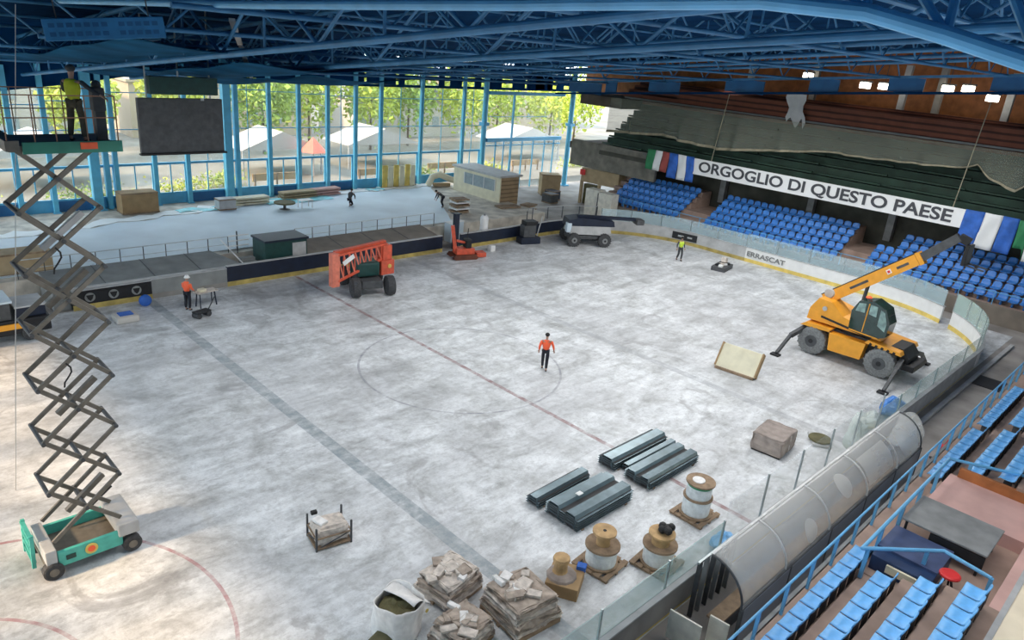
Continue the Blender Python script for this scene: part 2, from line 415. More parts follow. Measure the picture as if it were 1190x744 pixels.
boards('rink_boards', 'near side boards with clear glass beside the empty walkway', [(21.5, -15), (8.0, -15)], 1.05, 'lgrey', 'yellow', glassm='glass_green', gz=1.9)
boards('rink_boards', 'near side boards with high glass in front of the curved bench shelter', [(8.0, -15), (-3.4, -15)], 1.05, 'lgrey', 'yellow', glassm='glass', gz=2.55)
boards('rink_boards', 'near side boards with low greenish glass beside the cable drums', [(-3.4, -15), (-14, -15)], 1.05, 'concrete', 'yellow', glassm='glass_green', gz=1.95)
# roundels on the black ad boards, lettering, black ad
rt = thing('advertising_panel', 'black panel with three pale shield emblems on the far boards', 'advert', (-9.7, 14.96, .58))
MB().box((0, 0, 0), (3.3, .02, .5)).build('panel', 'black', rt)
for x in (-1.05, 0, 1.05):
    MB().lathe((x, -.03, .02), [(.23, -.012), (.23, .012)], 20, 'Y').build('roundel', 'panel_grey', rt)
    MB().prism([(x-.17, .14), (x+.17, .14), (x+.10, -.06), (x, -.16), (x-.10, -.06)], .012, 'Y', -.055).build('shield', 'black', rt)
ap = thing('advertising_panel', 'small black advertising panel on the end boards left of the walker', 'advert', (29.9, 7.4, .62))
# black ad sits on the curved part, follow the boards
an = math.atan2(0.9, 8.45); cxp, cyp = 21.5+8.42*math.cos(.16), 6.5+8.42*math.sin(.16)
ap.location = (cxp, cyp, .62); ap.rotation_euler = (0, 0, .16)
MB().box((-.02, 0, 0), (.03, 2.1, .55)).build('panel', 'black', ap)
text('HOTEL', 'lgrey', ap, .3, (-.05, 0, 0), (0, -1, 0), (0, 0, 1), 1.2) if False else None
MB().box((-.045, .3, 0), (.01, .5, .12)).build('pale_mark', 'lgrey', ap); MB().box((-.045, -.45, 0), (.01, .4, .12)).build('pale_mark', 'lgrey', ap)
off5 = Vector((30, 2.6, 0))
text('ERRASCAT', 'grey', b5, .5, Vector((29.96, .95, .62))-off5, (0, -1, 0), (0, 0, 1), 3.0)

# ------------------------------------------------------------------ terrace beyond the far side
tag(MB().bb(-30, 24, 17.7, 31.3, -.2, 1.0).build('terrace_floor', 'terrace'), kind=S_)
def sheetf(u, v):
    x = lerp(-24, lerp(14.5, 21.5, v), u); y0 = 18.3; y1 = lerp(25.5, 29.6, min(1, max(0, (x+12)/22)))+.25*math.sin(x*1.9)+.15*math.sin(x*4.3)
    return Vector((x, lerp(y0, y1, v), 1.05))
tag(MB().grid(sheetf, 60, 12).build('cover_sheet', 'sheet', solid=.03), 'pale blue-grey sheet covering the terrace beside the glass wall', 'sheet')
def strip2(u, v):
    x = lerp(-15, 22, u); y0 = lerp(25.6, 29.7, min(1, max(0, (x+12)/22)))+.25*math.sin(x*1.9)+.15*math.sin(x*4.3)
    return Vector((x, lerp(y0+.05, y0+1.1+.35*math.sin(x*2.7), v), 1.06))
tag(MB().grid(strip2, 60, 2).build('insulation_strip', 'snow', solid=.05), 'ragged white strip along the far edge of the terrace sheet', 'strip')
for (x0, x1, y0, y1, lb) in [(5, 10.5, 28.0, 29.6, 'turquoise film strip on the terrace left of the yellow panels'), (14.9, 16.5, 29.7, 30.5, 'turquoise film strip under the yellow upright panels'), (-1.5, 2.5, 27.9, 28.9, 'turquoise film strip near the grey crate')]:
    tag(MB().grid(lambda u, v: Vector((lerp(x0, x1, u), lerp(y0, y1, v)+.15*math.sin(u*9), 1.10+.04*math.sin(u*13+v*4))), 16, 4).build('plastic_film', 'cyan', solid=.02), lb, 'plastic film')
# bench deck between the boards and the terrace
def slope(x0, x1, m, label, chx=0):
    t = thing('bench_platform', label, 'platform', ((x0+x1)/2, 15.3, 0)); c = (x0+x1)/2
    poly = [(0, .0), (0, 1.02), (2.3, 1.35), (2.3, .0)]
    M = MB(); v = []
    for x, ch in ((x0-c, 0), (x1-c, -chx)):
        v.append([M.bm.verts.new((x+(ch if p[0] > 1 else 0), p[0], p[1])) for p in poly])
    for k in range(4): M.bm.faces.new((v[0][k], v[0][(k+1) % 4], v[1][(k+1) % 4], v[1][k]))
    M.bm.faces.new(v[0]); M.bm.faces.new(v[1][::-1]); M.build('deck', m, t)
    n = int((x1-x0)/2.6)
    for i in range(1, n+1):
        x = lerp(x0, x1, i/(n+1))-c
        MB().bar((x, .02, 1.04), (x-.02, 2.28, 1.37), .02, .02).build('deck_joint', 'dgrey', t)
    MB().bb(x0-c, x1-c, -.16, .0, .98, 1.08).build('front_trim', 'lgrey', t)
    return t
slope(-12.2, -2.9, 'panel_grey', 'long grey covered bench platform above the far side boards', .9)
slope(1.2, 11.0, 'panel_brown', 'long brown bench platform above the navy far side boards', .0)
def railing(name, label, pts, zt, zb, m, mp, n, r=.03, mids=(), pr=None, grp=None):
    L = [Vector(p) for p in pts]; t = thing(name, label, 'railing', (L[0].x, L[0].y, zb), group=grp)
    o = Vector((L[0].x, L[0].y, zb)); q = [Vector((p.x, p.y, zt))-o for p in L]
    MB().pipe(q, r).build('handrail', m, t)
    for z in mids: MB().pipe([Vector((p.x, p.y, z))-o for p in L], r*.7).build('middle_rail', m, t)
    tot = [0]
    for a, b in zip(L, L[1:]): tot.append(tot[-1]+(b-a).length)
    for i in range(n+1):
        s = tot[-1]*i/n
        for k in range(len(L)-1):
            if s <= tot[k+1]+1e-5:
                p = L[k].lerp(L[k+1], (s-tot[k])/(tot[k+1]-tot[k])); break
        MB().bar((p.x-o.x, p.y-o.y, 0), (p.x-o.x, p.y-o.y, zt-zb), pr or r*1.6).build('post', mp, t)
    return t
railing('terrace_railing', 'thin grey railing along the front of the terrace, left of the dark green box', [(-13, 17.9), (-2.6, 17.9)], 1.95, 1.0, 'steel', 'dgrey', 9, .025, (1.5,))
railing('terrace_railing', 'thin grey railing along the terrace behind the brown platform', [(1.6, 17.9), (12.5, 17.9)], 1.95, 1.0, 'steel', 'dgrey', 9, .025, (1.5,))
gb = thing('equipment_box', 'dark green box with a pale panel on the far bench platform', 'box', (-.2, 16.4, 0))
MB().bb(-1.3, 1.3, -.9, .7, .3, 2.0, .03).build('body', 'green_dark', gb); MB().bb(-1.35, 1.4, -.95, .8, 2.0, 2.12).build('lid', 'navy', gb)
MB().bb(.35, 1.2, -.95, -.91, .75, 1.85).build('pale_panel', 'lgrey', gb)
st = thing('access_steps', 'teal access steps with white rails left of the dark green box', 'steps', (-2.2, 15.4, 0))
for i in range(3): MB().bb(-.4, .4, .1+i*.35, .5+i*.35, .3, .75+i*.16).build('tread', 'cyan' if i == 0 else 'panel_grey', st)
for z in (1.45, 1.75, 2.05): MB().bar((-.5, 2.2, z), (.7, 2.2, z), .06).build('rail', 'white', st)
MB().bar((-.6, .2, 1.0), (-.95, 2.2, 1.9), .05).build('sloping_rail', 'white', st)
MB().bar((-.0, 2.2, 1.0), (-.0, 2.2, 2.3), .06).build('post', 'dgrey', st)

# ------------------------------------------------------------------ window wall (far side, +Y)
WY = 31.3
colx = [-13.3, -9.97, -8.1, -5.6, -4.3, -1.8, .45, 3.4, 6.7, 9.15, 11.7, 14.3, 16.8, 21.1, 26.0]
def ztop(x):
    P = [(-30, 8.2), (-10, 8.55), (-6.6, 9.0), (-3, 9.6), (3.2, 9.95), (6.9, 9.75), (16.7, 9.35), (28.8, 9.35), (45, 9.8)]
    for a, b in zip(P, P[1:]):
        if a[0] <= x <= b[0]: return lerp(a[1], b[1], (x-a[0])/(b[0]-a[0]))
    return 9.5
for i, x in enumerate(colx):
    big = x in (-5.6, 3.4); w = .5 if big else .26
    t = thing('steel_column', f'{ORD[i]} light blue steel column from the left of the glass wall', 'column', (x, WY-.3, 1.0), group='blue columns of the glass wall')
    MB().bar((0, 0, 0), (0, 0, ztop(x)+.5), w, w*1.1).build('shaft', 'col_blue', t)
    MB().box((0, 0, .04), (w*1.7, w*1.7, .08)).build('base_plate', 'steel_blue', t)
    if big: MB().bar((.75, .1, 0), (.75, .1, ztop(x)+.4), .32).build('twin_shaft', 'col_blue', t)
for nm, x, lb in (('steel_column', 28.6, 'tall blue column standing right of the site cabin, at the glazed corner'), ('steel_column', 39.6, 'tall blue column by the dark concrete slabs at the far corner')):
    t = thing(nm, lb, 'column', (x, 29.6 if x > 30 else 30.9, 0)); MB().tube((0, 0, 0), (0, 0, 12), .26, n=16).build('shaft', 'col_blue', t); MB().box((0, 0, .05), (.8, .8, .1)).build('base_plate', 'steel_blue', t)
    MB().box((0, 0, 6.4), (.7, .7, .3)).build('collar', 'steel_blue', t)
edges = [-30, -24, -18]+colx+[28.6]
for i, (a, b) in enumerate(zip(edges, edges[1:])):
    w = tag(bpy.data.objects.new(f'window_{i+1}', None), kind=S_); COL.objects.link(w); w.location = ((a+b)/2, WY, 1.0)
    h = (b-a)/2; zt = min(ztop(a), ztop(b))-.9
    MB().box((0, 0, 1.45+(zt-1.0)/2), (2*h-.1, .02, zt+.9)).build('pane', 'glass', w)
    z1 = 2.85
    M = MB(); M.bar((-h, 0, z1), (h, 0, z1), .14, .16); M.bar((-h, 0, .75), (h, 0, .75), .1, .12); M.bar((0, 0, .75), (0, 0, z1), .07)
    M.bar((-h+.1, 0, .0), (-h+.1, 0, z1), .12); M.bar((h-.1, 0, 0), (h-.1, 0, z1), .12)
    M.bar((-h, 0, 5.2), (h, 0, 5.2), .05, .06); M.bar((-h, 0, zt-.9), (h, 0, zt-.9), .05, .06)
    if h > 1.3: M.bar((.1, 0, z1), (.1, 0, zt+.9), .05)
    M.build('window_frame', 'steel_blue', w)
    MB().box((0, 0, .36), (2*h-.12, .06, .72)).build('kick_panel', 'panel_blue' if i % 2 else 'steel_blue', w)
# glazed corner section to the right, floor level
w = tag(bpy.data.objects.new('window_30', None), kind=S_); COL.objects.link(w); w.location = (34, 30.6, 0)
MB().box((0, .1, 4.7), (10.6, .02, 9.3)).build('pane', 'glass', w)
M = MB(); M.bar((-5.2, 0, 4.9), (5.4, 0, 4.9), .3, .35); M.bar((-5.2, 0, 4.35), (5.4, 0, 4.35), .1, .1); M.bar((-5.2, 0, 9.3), (5.4, 0, 9.3), .3, .3); M.bar((-5.2, 0, 7.1), (3, 0, 7.1), .05, .05)
for x in (-1.9, ): M.bar((x, 0, 0), (x, 0, 9.3), .16)
for x in (-4, -2.9, -.3, 1.3, 3, 4.4): M.bar((x, 0, 0), (x, 0, 4.9), .1)
M.build('window_frame', 'steel_blue', w)
MB().bb(-2.6, -.8, -.15, .0, 0, 1.3).build('blue_door_panel', 'flag_b', w)
# upper fascia of the glass wall, lower edge follows ztop; small light gaps in its right half
M = MB()
xs = [-30, -20, -13, -10, -6.6, -3, 0, 3.2, 6.9, 11, 14]
poly = [(x, ztop(x)) for x in xs]+[(14, 13.4), (-30, 13.4)]
M.prism(poly, .2, 'Y', 31.15)
M.prism([(14, ztop(14)), (41, ztop(41)-.1), (41, ztop(41)+.12), (14, ztop(14)+.2)], .2, 'Y', 31.15)
for z in (10.15, 10.75, 11.35, 12.0): M.bb(14, 41, 31.15, 31.35, z, z+.34)
x = 14
while x < 41: M.bb(x, x+random.uniform(.5, 2.6), 31.12, 31.2, 9.7, 13.2); x += random.uniform(1.1, 3.4)
M.build('wall_left', 'deck_blue')['kind'] = S_

# ------------------------------------------------------------------ roof
def zl(x, y):      # underside of the roof structure
    k = 10.2+(22-y)*.105
    return k
tagc = MB()
def deckf(u, v):
    x = lerp(-34, 46, u); y = lerp(-30, 33, v); return Vector((x, y, zl(x, y)+3.2))
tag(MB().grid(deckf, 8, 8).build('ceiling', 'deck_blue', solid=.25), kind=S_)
def roof_truss(x, i, y0=-22, y1=30.5, dz=0, big=1.0, m='truss_blue', nb=17, depth=2.5):
    t = thing('roof_truss', f'{ORD[i]} blue tubular roof truss spanning across the hall, counted from the camera end', 'roof truss', (x, 0, 0), group='roof trusses')
    B = []; T = []
    for k in range(nb+1):
        y = lerp(y0, y1, k/nb); z = zl(x, y)+dz; B.append(Vector((0, y, z))); T.append(Vector((0, y, z+depth)))
    MB().tube(B[0], B[-1], .10*big, n=12).build('bottom_chord', m, t); MB().tube(T[0], T[-1], .10*big, n=12).build('top_chord', m, t)
    for k in range(nb):
        a, b = (B[k], T[k+1]) if k % 2 == 0 else (T[k], B[k+1])
        MB().tube(a, b, .055*big, n=8).build('diagonal_brace', m, t)
        if k % 2: MB().tube(B[k], T[k], .045*big, n=8).build('vertical_strut', m, t)
    return t
txs = [-9, -3, 3, 9, 15, 21, 27]
for i, x in enumerate(txs): roof_truss(x, i+1, dz=.25 if x < 0 else .9+.02*x, depth=2.1)
# secondary lengthwise trusses
for j, y in enumerate([26, 20, 14, 8, 2, -4, -10, -16]):
    t = thing('roof_purlin_truss', f'{ORD[j]} lengthwise blue lattice girder from the glass wall, hung between the cross trusses', 'roof girder', (0, y, 0), group='lengthwise girders')
    zb = zl(0, y)+.85; x0, x1 = -13, 33; n = 23
    MB().tube((x0, 0, zb), (x1, 0, zb), .07, n=10).build('bottom_chord', 'truss_blue', t)
    MB().tube((x0, 0, zb+1.7), (x1, 0, zb+1.7), .07, n=10).build('top_chord', 'truss_blue', t)
    for k in range(n):
        a = lerp(x0, x1, k/n); b = lerp(x0, x1, (k+1)/n)
        MB().tube((a, 0, zb if k % 2 else zb+1.7), (b, 0, zb+1.7 if k % 2 else zb), .04, n=6).build('diagonal_brace', 'truss_blue', t)
# near girder: flat chord at the top of the view, bending down to the right
t = thing('roof_girder', 'heavy light blue lattice girder overhead, nearest the camera, chord bending down', 'roof girder', (-12, 0, 0))
ch = [(0, 9, 13.7), (0, 3.3, 13.78), (0, -6.2, 13.92), (0, -14.1, 14.10), (0, -17.9, 14.22), (0, -19.05, 14.14), (0, -19.8, 13.97), (0, -20.6, 13.76), (0, -21.4, 13.5)]
MB().pipe([Vector(p) for p in ch], .085, 12).build('bottom_chord', 'rail_blue', t)
tp = [(1.2, -16.5, 15.5), (1.2, -18.2, 15.4), (1.2, -19.4, 15.25), (1.2, -20.4, 15.1), (1.2, -21.4, 14.9)]
MB().pipe([Vector((0.6, 6, 15.6))]+[Vector(p) for p in tp], .08, 10).build('top_chord', 'rail_blue', t)
for a in range(4, 9):
    p = Vector(ch[a])
    for q in (tp[min(4, a-4)], tp[max(0, a-5)]): MB().tube(p, q, .045, n=8).build('diagonal_brace', 'rail_blue', t)
for k in range(1, 4):
    MB().tube(Vector(ch[k]), Vector((.8, ch[k][1]-2, 15.6)), .05, n=8).build('diagonal_brace', 'truss_blue', t)
# blue sheeting slung under the left part of the roof
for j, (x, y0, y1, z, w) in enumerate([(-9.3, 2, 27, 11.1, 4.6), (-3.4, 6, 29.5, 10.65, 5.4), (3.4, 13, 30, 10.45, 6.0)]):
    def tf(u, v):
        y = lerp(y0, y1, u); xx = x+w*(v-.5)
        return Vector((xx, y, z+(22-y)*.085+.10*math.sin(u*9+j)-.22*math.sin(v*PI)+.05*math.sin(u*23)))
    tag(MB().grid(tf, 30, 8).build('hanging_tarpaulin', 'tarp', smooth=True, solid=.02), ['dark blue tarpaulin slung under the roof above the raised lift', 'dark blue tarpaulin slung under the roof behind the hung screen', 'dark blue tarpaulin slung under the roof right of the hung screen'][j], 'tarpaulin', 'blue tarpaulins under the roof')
ct_ = thing('truss_highlight', 'pale bars imitating a broken line of highlights under the roof right of the screen', 'painted highlight', (-8, 4, 13.6))  # white bars stand in for light reflected along the trusses
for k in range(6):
    a_ = Vector((9.2, 18, -3.25))*(k/6); b_ = Vector((9.2, 18, -3.25))*((k+.7)/6); MB().bar(a_, b_, .2, .1).build('highlight_bar', 'white', ct_)
sb = thing('roof_sign', 'blue sign box with two lines of faint writing under the roof, upper left', 'sign', (-13.67, -1.5, 13.12), rz=-0.289)
sb.rotation_euler[1] = -.11
MB().box((0, 0, 0), (2.64, .25, 0.50), bev=.02).build('box', 'sign_blue', sb)
text('TRIBUNA COPERTA', 'panel_blue', sb, .2, (0, -.135, .1), (1, 0, 0), (0, 0, 1), 2.3, 'lettering', .004) if False else None
for zz in (.1, -.1):
    for k in range(13):
        if k == 7: continue
        MB().box((-1.135+k*0.187, -.13, zz), (.13, .01, .10)).build('faint_letter', 'panel_blue', sb)
MB().bar((-1.0, 0, .2), (-1.0, 0, 2.6), .03).build('hanger', 'dgrey', sb); MB().bar((1.0, 0, .2), (1.0, 0, 2.6), .03).build('hanger', 'dgrey', sb)
# last edge beam with blue panels, in front of the upper gallery
eb = thing('edge_beam', 'dark blue beam at the roof edge above the far stand, with blue infill panels', 'beam', (33, 0, 0))
def ze(y): return 10.35+(20.5-y)*.1-.0009*(20.5-y)*0
MB().bar((0, 26, ze(26)), (0, -20, ze(-20)), .3, .16).build('bottom_chord', 'deck_blue', eb)
MB().bar((0, 26, ze(26)+1.0), (0, -20, ze(-20)+1.0), .3, .16).build('top_chord', 'truss_blue', eb)
for (pa, pb) in [(24.5, 20.7), (20.2, 19), (15.6, 12.6), (8.5, 5.3), (1.9, -.2), (-3.4, -5.6), (-9.3, -11.5), (-14, -18)]:
    MB().box((0.05, (pa+pb)/2, ze((pa+pb)/2)+.5), (.1, pa-pb, .95)).build('infill_panel', 'panel_blue', eb)

# hung screen
sc = thing('hung_screen', 'large black display screen hanging from the roof at upper left', 'screen', (-5.8, 15, 7.3))
MB().box((0, 0, 1.3), (4.0, .25, 2.55), bev=.03).build('screen_face', 'dgrey', sc)
MB().box((0, -.1, -.02), (4.15, .3, .08)).build('bottom_trim', 'black', sc)
MB().box((.2, .1, 3.15), (3.2, .5, .8)).build('control_box', 'green_dark', sc)
for x in (-1.5, 0, 1.5): MB().bar((x, .1, 2.5), (x, .1, 6.6), .06).build('hanger', 'steel', sc)
MB().box((1.0, -.15, 2.55), (.15, .1, .12)).build('clamp', 'lgrey', sc)
hr = MB().tube((-16.88, 0.53, .0), (-15.08, 0.53, 13.49), .012, n=6)
hr.xf(Matrix.Translation((0, 0, .0))); tag(hr.build('hanging_rope', 'lgrey'), 'thin grey rope hanging straight down at the far left', 'rope')

# ------------------------------------------------------------------ far end stand (X > 30)
tag(MB().bb(31.6, 31.8, -17, 18.4, -.01, 1.15).build('stand_front_wall', 'panel_brown'), kind=S_)
ys0, ys1 = -17.5, 18.6
M = MB()
for i in range(6):
    for (ya_, yb_) in ([(ys0, ys1)] if i < 3 else [(ys0, -6.3), (-3.0, 7.9), (10.3, ys1)]): M.bb(31.8+.75*i, 37, ya_, yb_, (1.15+.42*(i-1) if i else 0), 1.15+.42*i)
tag(M.build('stand_steps', 'kerb'), kind=S_)
railing('stand_railing', 'blue railing along the front of the far end stand', [(31.75, 17.5), (31.75, -17)], 1.95, 1.15, 'rail_blue', 'rail_blue', 18, .025)
seat_low = None
def seat_mesh(name, m, parent=None):
    prof = [(.22, -.05), (.21, 0), (.05, -.02), (-.12, -.02), (-.19, .02), (-.225, .14), (-.25, .30), (-.265, .33)]   # (forward, up)
    M = MB(); n = 6
    def f(u, v):
        k = v*(len(prof)-1); i = min(int(k), len(prof)-2); a, b = prof[i], prof[i+1]; q = k-i
        w = .255 if v < .6 else lerp(.255, .22, (v-.6)/.4); x = (u-.5)*2
        dish = .03*(x*x); return Vector((w*x, lerp(a[0], b[0], q)+(.03*abs(x)**2 if v > .6 else 0), lerp(a[1], b[1], q)+(dish if v < .6 else -.05*x**4)))
    M.grid(f, n, len(prof)-1)
    if parent is None: M.box((0, -.05, -.19), (.08, .2, .34))
    o = M.build(name, m, parent, smooth=True, solid=.025); return o
# far seats: single meshes (a few pixels each)
blocks = [('left block', 17.6, 10.4, 12, 0), ('middle block', 7.9, -3.1, 18, 0), ('right block', -5.0, -17.0, 19, 0)]
rown = ['front', 'second', 'third', 'fourth', 'back']
src = None
for bi, (bn, ya, yb, n, _) in enumerate(blocks):
    for r in range(5):
        a, b = ya, yb
        if bi == 0: b = yb+.0
        if bi == 1: a = ya+.0-r*.0; nn = n
        skip = set()
        for k in range(n):
            y = lerp(a, b, (k+.5)/n)
            if (bi == 2 and r >= 3 and y > -6.2): continue
            x = 32.25+.75*r; z = 1.15+.42*r+.36
            lb = f'blue plastic stand seat in the {rown[r]} row of the {bn} of the far stand'
            if src is None:
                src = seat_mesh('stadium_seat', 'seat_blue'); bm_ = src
                # re-centre: put the pivot under the seat
                src['mesh_off'] = 1; o = src
                me = o.data; me.transform(Matrix.Translation(o.location)); del o['mesh_off']
                me.transform(Matrix.Translation((0, 0, 0)))
                tag(o, lb, 'seat', 'stand seats under the banner')
            else:
                o = src.copy(); COL.objects.link(o); o['label'] = lb
            o.location = (x, y, z); o.rotation_euler = (0, 0, PI/2); o.scale = (1.08, 1.15, 1.15)
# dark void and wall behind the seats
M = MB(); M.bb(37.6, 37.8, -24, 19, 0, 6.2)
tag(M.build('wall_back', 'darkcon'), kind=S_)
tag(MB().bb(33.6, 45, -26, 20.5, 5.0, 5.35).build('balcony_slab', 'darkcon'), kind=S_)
for j, y in enumerate([19.6, 9.3, 1.5, -4.6, -11.5]):
    tag(MB().bb(36.9, 37.4, y-.25, y+.25, 2.5, 5.05).build('stand_pillar', 'grey'), f'{ORD[j]} concrete pillar from the left behind the far stand seats', 'pillar', 'pillars behind the far stand')
# left corner: slabs, walls, clutter
tag(MB().bb(34, 45, 20.5, 24.5, 5.0, 5.6).build('corner_slab', 'slab'), kind=S_)
tag(MB().bb(33.7, 34.0, 14.2, 24.0, 3.55, 5.9).build('corner_parapet', 'parapet'), kind=S_)
tag(MB().bb(36, 45, 20.5, 25.5, 9.0, 9.9).build('upper_corner_slab', 'slab'), kind=S_)
# upper stand
M = MB()
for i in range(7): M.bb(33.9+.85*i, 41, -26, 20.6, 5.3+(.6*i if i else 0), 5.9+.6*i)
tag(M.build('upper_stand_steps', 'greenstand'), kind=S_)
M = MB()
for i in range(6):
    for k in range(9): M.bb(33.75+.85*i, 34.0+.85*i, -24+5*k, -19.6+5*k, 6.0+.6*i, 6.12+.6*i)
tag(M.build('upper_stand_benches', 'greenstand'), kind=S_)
tag(MB().bb(39.2, 39.5, -28, 21, 9.0, 11.6).build('upper_gallery_parapet', 'redplank'), kind=S_)
tag(MB().bb(36.6, 36.75, -26, 15.0, 10.12, 11.35).build('gallery_front', 'redplank'), kind=S_)
tag(MB().bb(36.45, 36.9, -26, 20.6, 10.0, 10.13).build('gallery_ledge', 'panel_grey'), kind=S_)
M = MB()
for i in range(4): M.bb(36.7+.8*i, 42, -28, 21, 10.1+.35*i, 10.45+.35*i)
tag(M.build('gallery_tiers', 'redplank'), kind=S_)
tag(MB().bb(43.0, 43.3, -30, 31, 9.0, 18).build('wall_right', 'brownwood'), kind=S_)
for j, y in enumerate([10.2, 4.6, -2.2, -4.6, -9.0, -11.4]):
    t = thing('gallery_pillar', f'{ORD[j]} pale pillar from the left in the brown upper gallery', 'pillar', (39.9, y, 11.1), group='pillars of the upper gallery')
    MB().bb(-.2, .2, -.22, .22, 0, 3.6).build('shaft', 'lgrey' if j % 2 == 0 else 'concrete', t); MB().bb(-.3, .3, -.32, .32, 0, .12).build('foot', 'grey', t)
for j, (y, zz_) in enumerate([(11.3, 11.9), (4.7, 13.35), (.2, 13.05), (-1.15, 13.1), (-5.4, 13.35), (-6.65, 13.45), (-8.25, 13.0)]):
    dz = zz_-ze(y)-.45
    t = thing('gallery_lamp', f'{ORD[j]} bright lamp from the left in the brown upper gallery', 'lamp', (38.6, y, ze(y)+.45+dz), group='lamps of the upper gallery')
    MB().box((0, 0, 0), (.3, .75, .42), bev=.06).build('lamp_glow', 'lamp', t); MB().box((.1, 0, .27), (.3, .85, .12)).build('housing', 'dgrey', t)
    MB().bar((.1, 0, .2), (.1, 0, zl(0, y)+3.0-ze(y)-.45-dz+.08), .04).build('stem', 'dgrey', t)
# net curtains
def netf(bot):
    def f(u, v):
        y = lerp(20.2, -15.5, u)
        zb = bot(y); z = lerp(10.1, zb, v)
        return Vector((33.9+.28*math.sin(u*47)*(.3+v)+.2*math.sin(u*131)*(.3+v), y, z))
    return f
def nb(y):
    P = [(20.3, 7.0), (14, 7.5), (9, 7.1), (5, 7.6), (0, 8.3), (-5, 8.4), (-9, 8.7), (-9.6, 9.0), (-10.6, 8.2), (-12.2, 7.8), (-12.7, 8.4), (-13.2, 7.7), (-14, 8.0), (-16, 9)]
    for a, b in zip(P, P[1:]):
        if b[0] <= y <= a[0]: return lerp(a[1], b[1], (y-a[0])/(b[0]-a[0]))
    return 8
t = thing('safety_net', 'grey-green safety net hanging in folds in front of the dark green upper stand', 'net', (33.9, 0, 6))
MB().grid(lambda u, v: netf(nb)(u, v)-Vector((33.9, 0, 6)), 150, 14).build('netting', 'net', t, smooth=True)
MB().grid(lambda u, v: netf(nb)(u, .93+.07*v)-Vector((33.95, 0, 6)), 150, 2).build('hem', 'net_hem', t, smooth=True)
for y0, z0, y1, z1, lb in [(-9.6, 13.3, -9.2, 6.3, 'pale rope hanging in front of the upper stand above the word PAESE'), (8.0, 11.6, 8.6, 6.3, 'faint rope hanging in front of the upper stand, left')]:
    tag(MB().tube((33.0, y0, z0), (33.1, y1, z1), .03, n=6).build('hanging_rope', 'net_hem'), lb, 'rope')
# torn white sheet at the gallery edge
def torn(u, v): return Vector((36.2-.2*v, lerp(4.9, 3.5, u)-.5*v+.15*math.sin(v*9+u*4), lerp(12.0, 9.9, v)+.35*math.sin(u*11)*v))
tag(MB().grid(torn, 14, 6).build('torn_sheet', 'white', solid=.02), 'torn white sheeting draped over the gallery edge', 'sheet')

# banner
bt = thing('banner', 'long white banner with dark capital letters on the balcony front', 'banner', (33, .2, 5.75))
def ban(y0, y1, zt0, zb0, zt1, zb1, dx=0, wav=.03):
    return lambda u, v: Vector((dx-.02+wav*math.sin(u*20), lerp(y0, y1, u)-.2, lerp(lerp(zt0, zt1, u), lerp(zb0, zb1, u), v)-5.75))
MB().grid(ban(10.1, -10.0, 6.32, 5.05, 6.32, 5.12, 0, .0), 40, 3).build('cloth', 'banner', bt, solid=.02)
text('ORGOGLIO DI QUESTO PAESE', 'ink', bt, 1.12, (-.06, -.1, -.05), (0, -1, 0), (0, 0, 1), 18.9)
def fl(name, label, strips, zt, zbf):
    y0 = strips[0][0]; t = thing(name, label, 'flag', (32.95, y0, 5))
    for (a, b, m) in strips:
        MB().grid(lambda u, v: Vector((.05*math.sin(u*6+v*5+a), lerp(a, b, u)-y0+.12*v*math.sin(a), lerp(zt, zbf(lerp(a, b, u)), v)-5)), 6, 8).build('stripe', m, t, smooth=True, solid=.015)
fl('flag', 'green white and red flag at the left end of the banner', [(14.7, 13.9, 'flag_g'), (13.9, 13.2, 'banner'), (13.2, 12.5, 'flag_r')], 6.38, lambda y: 4.7)
fl('flag', 'blue white blue flag left of the banner lettering', [(12.5, 11.6, 'flag_b'), (11.6, 10.8, 'banner'), (10.8, 10.05, 'flag_b')], 6.38, lambda y: 4.35)
fl('flag', 'large blue white blue flag right of the banner lettering', [(-10.0, -11.1, 'flag_b'), (-11.1, -12.1, 'banner'), (-12.1, -13.0, 'flag_b')], 6.36, lambda y: 4.1)
fl('flag', 'green and white flag cut by the right edge of the picture', [(-13.0, -13.6, 'flag_g'), (-13.6, -14.6, 'banner')], 6.3, lambda y: 4.6 if y > -13.6 else 3.9)

# ------------------------------------------------------------------ near side: walkway, stand
tag(MB().bb(-30, 31.6, -17.48, -17.35, -.01, 1.5).build('stand_wall_near', 'grey'), kind=S_)
M = MB()
def rowz(i): return 1.5+.40*i
for i in range(4):
    for xa, xb in ([(-30, 31)] if i == 0 else [(-30, -2.4), (4.2, 31)]): M.bb(xa, xb, -21.2, -17.45-.88*i, (0 if i == 0 else rowz(i-1)), rowz(i))
tag(M.build('near_stand_steps', 'kerb'), kind=S_)
railing('front_railing', 'long light blue railing along the walkway in front of the near stand', [(-12, -17.53), (30, -17.53)], 2.38, 1.5, 'rail_blue', 'rail_blue', 30, .035, pr=.07)
tag(MB().box((20.5, -16.3, .01), (1.6, 1.5, .03)).build('rubber_mat', 'black'), 'black rubber mat lying on the walkway beside the rail', 'mat')
tag(MB().bb(8.5, 28, -15.55, -15.35, 0, .12).build('walkway_kerb', 'lgrey'), 'low pale kerb along the walkway behind the near boards', 'kerb')
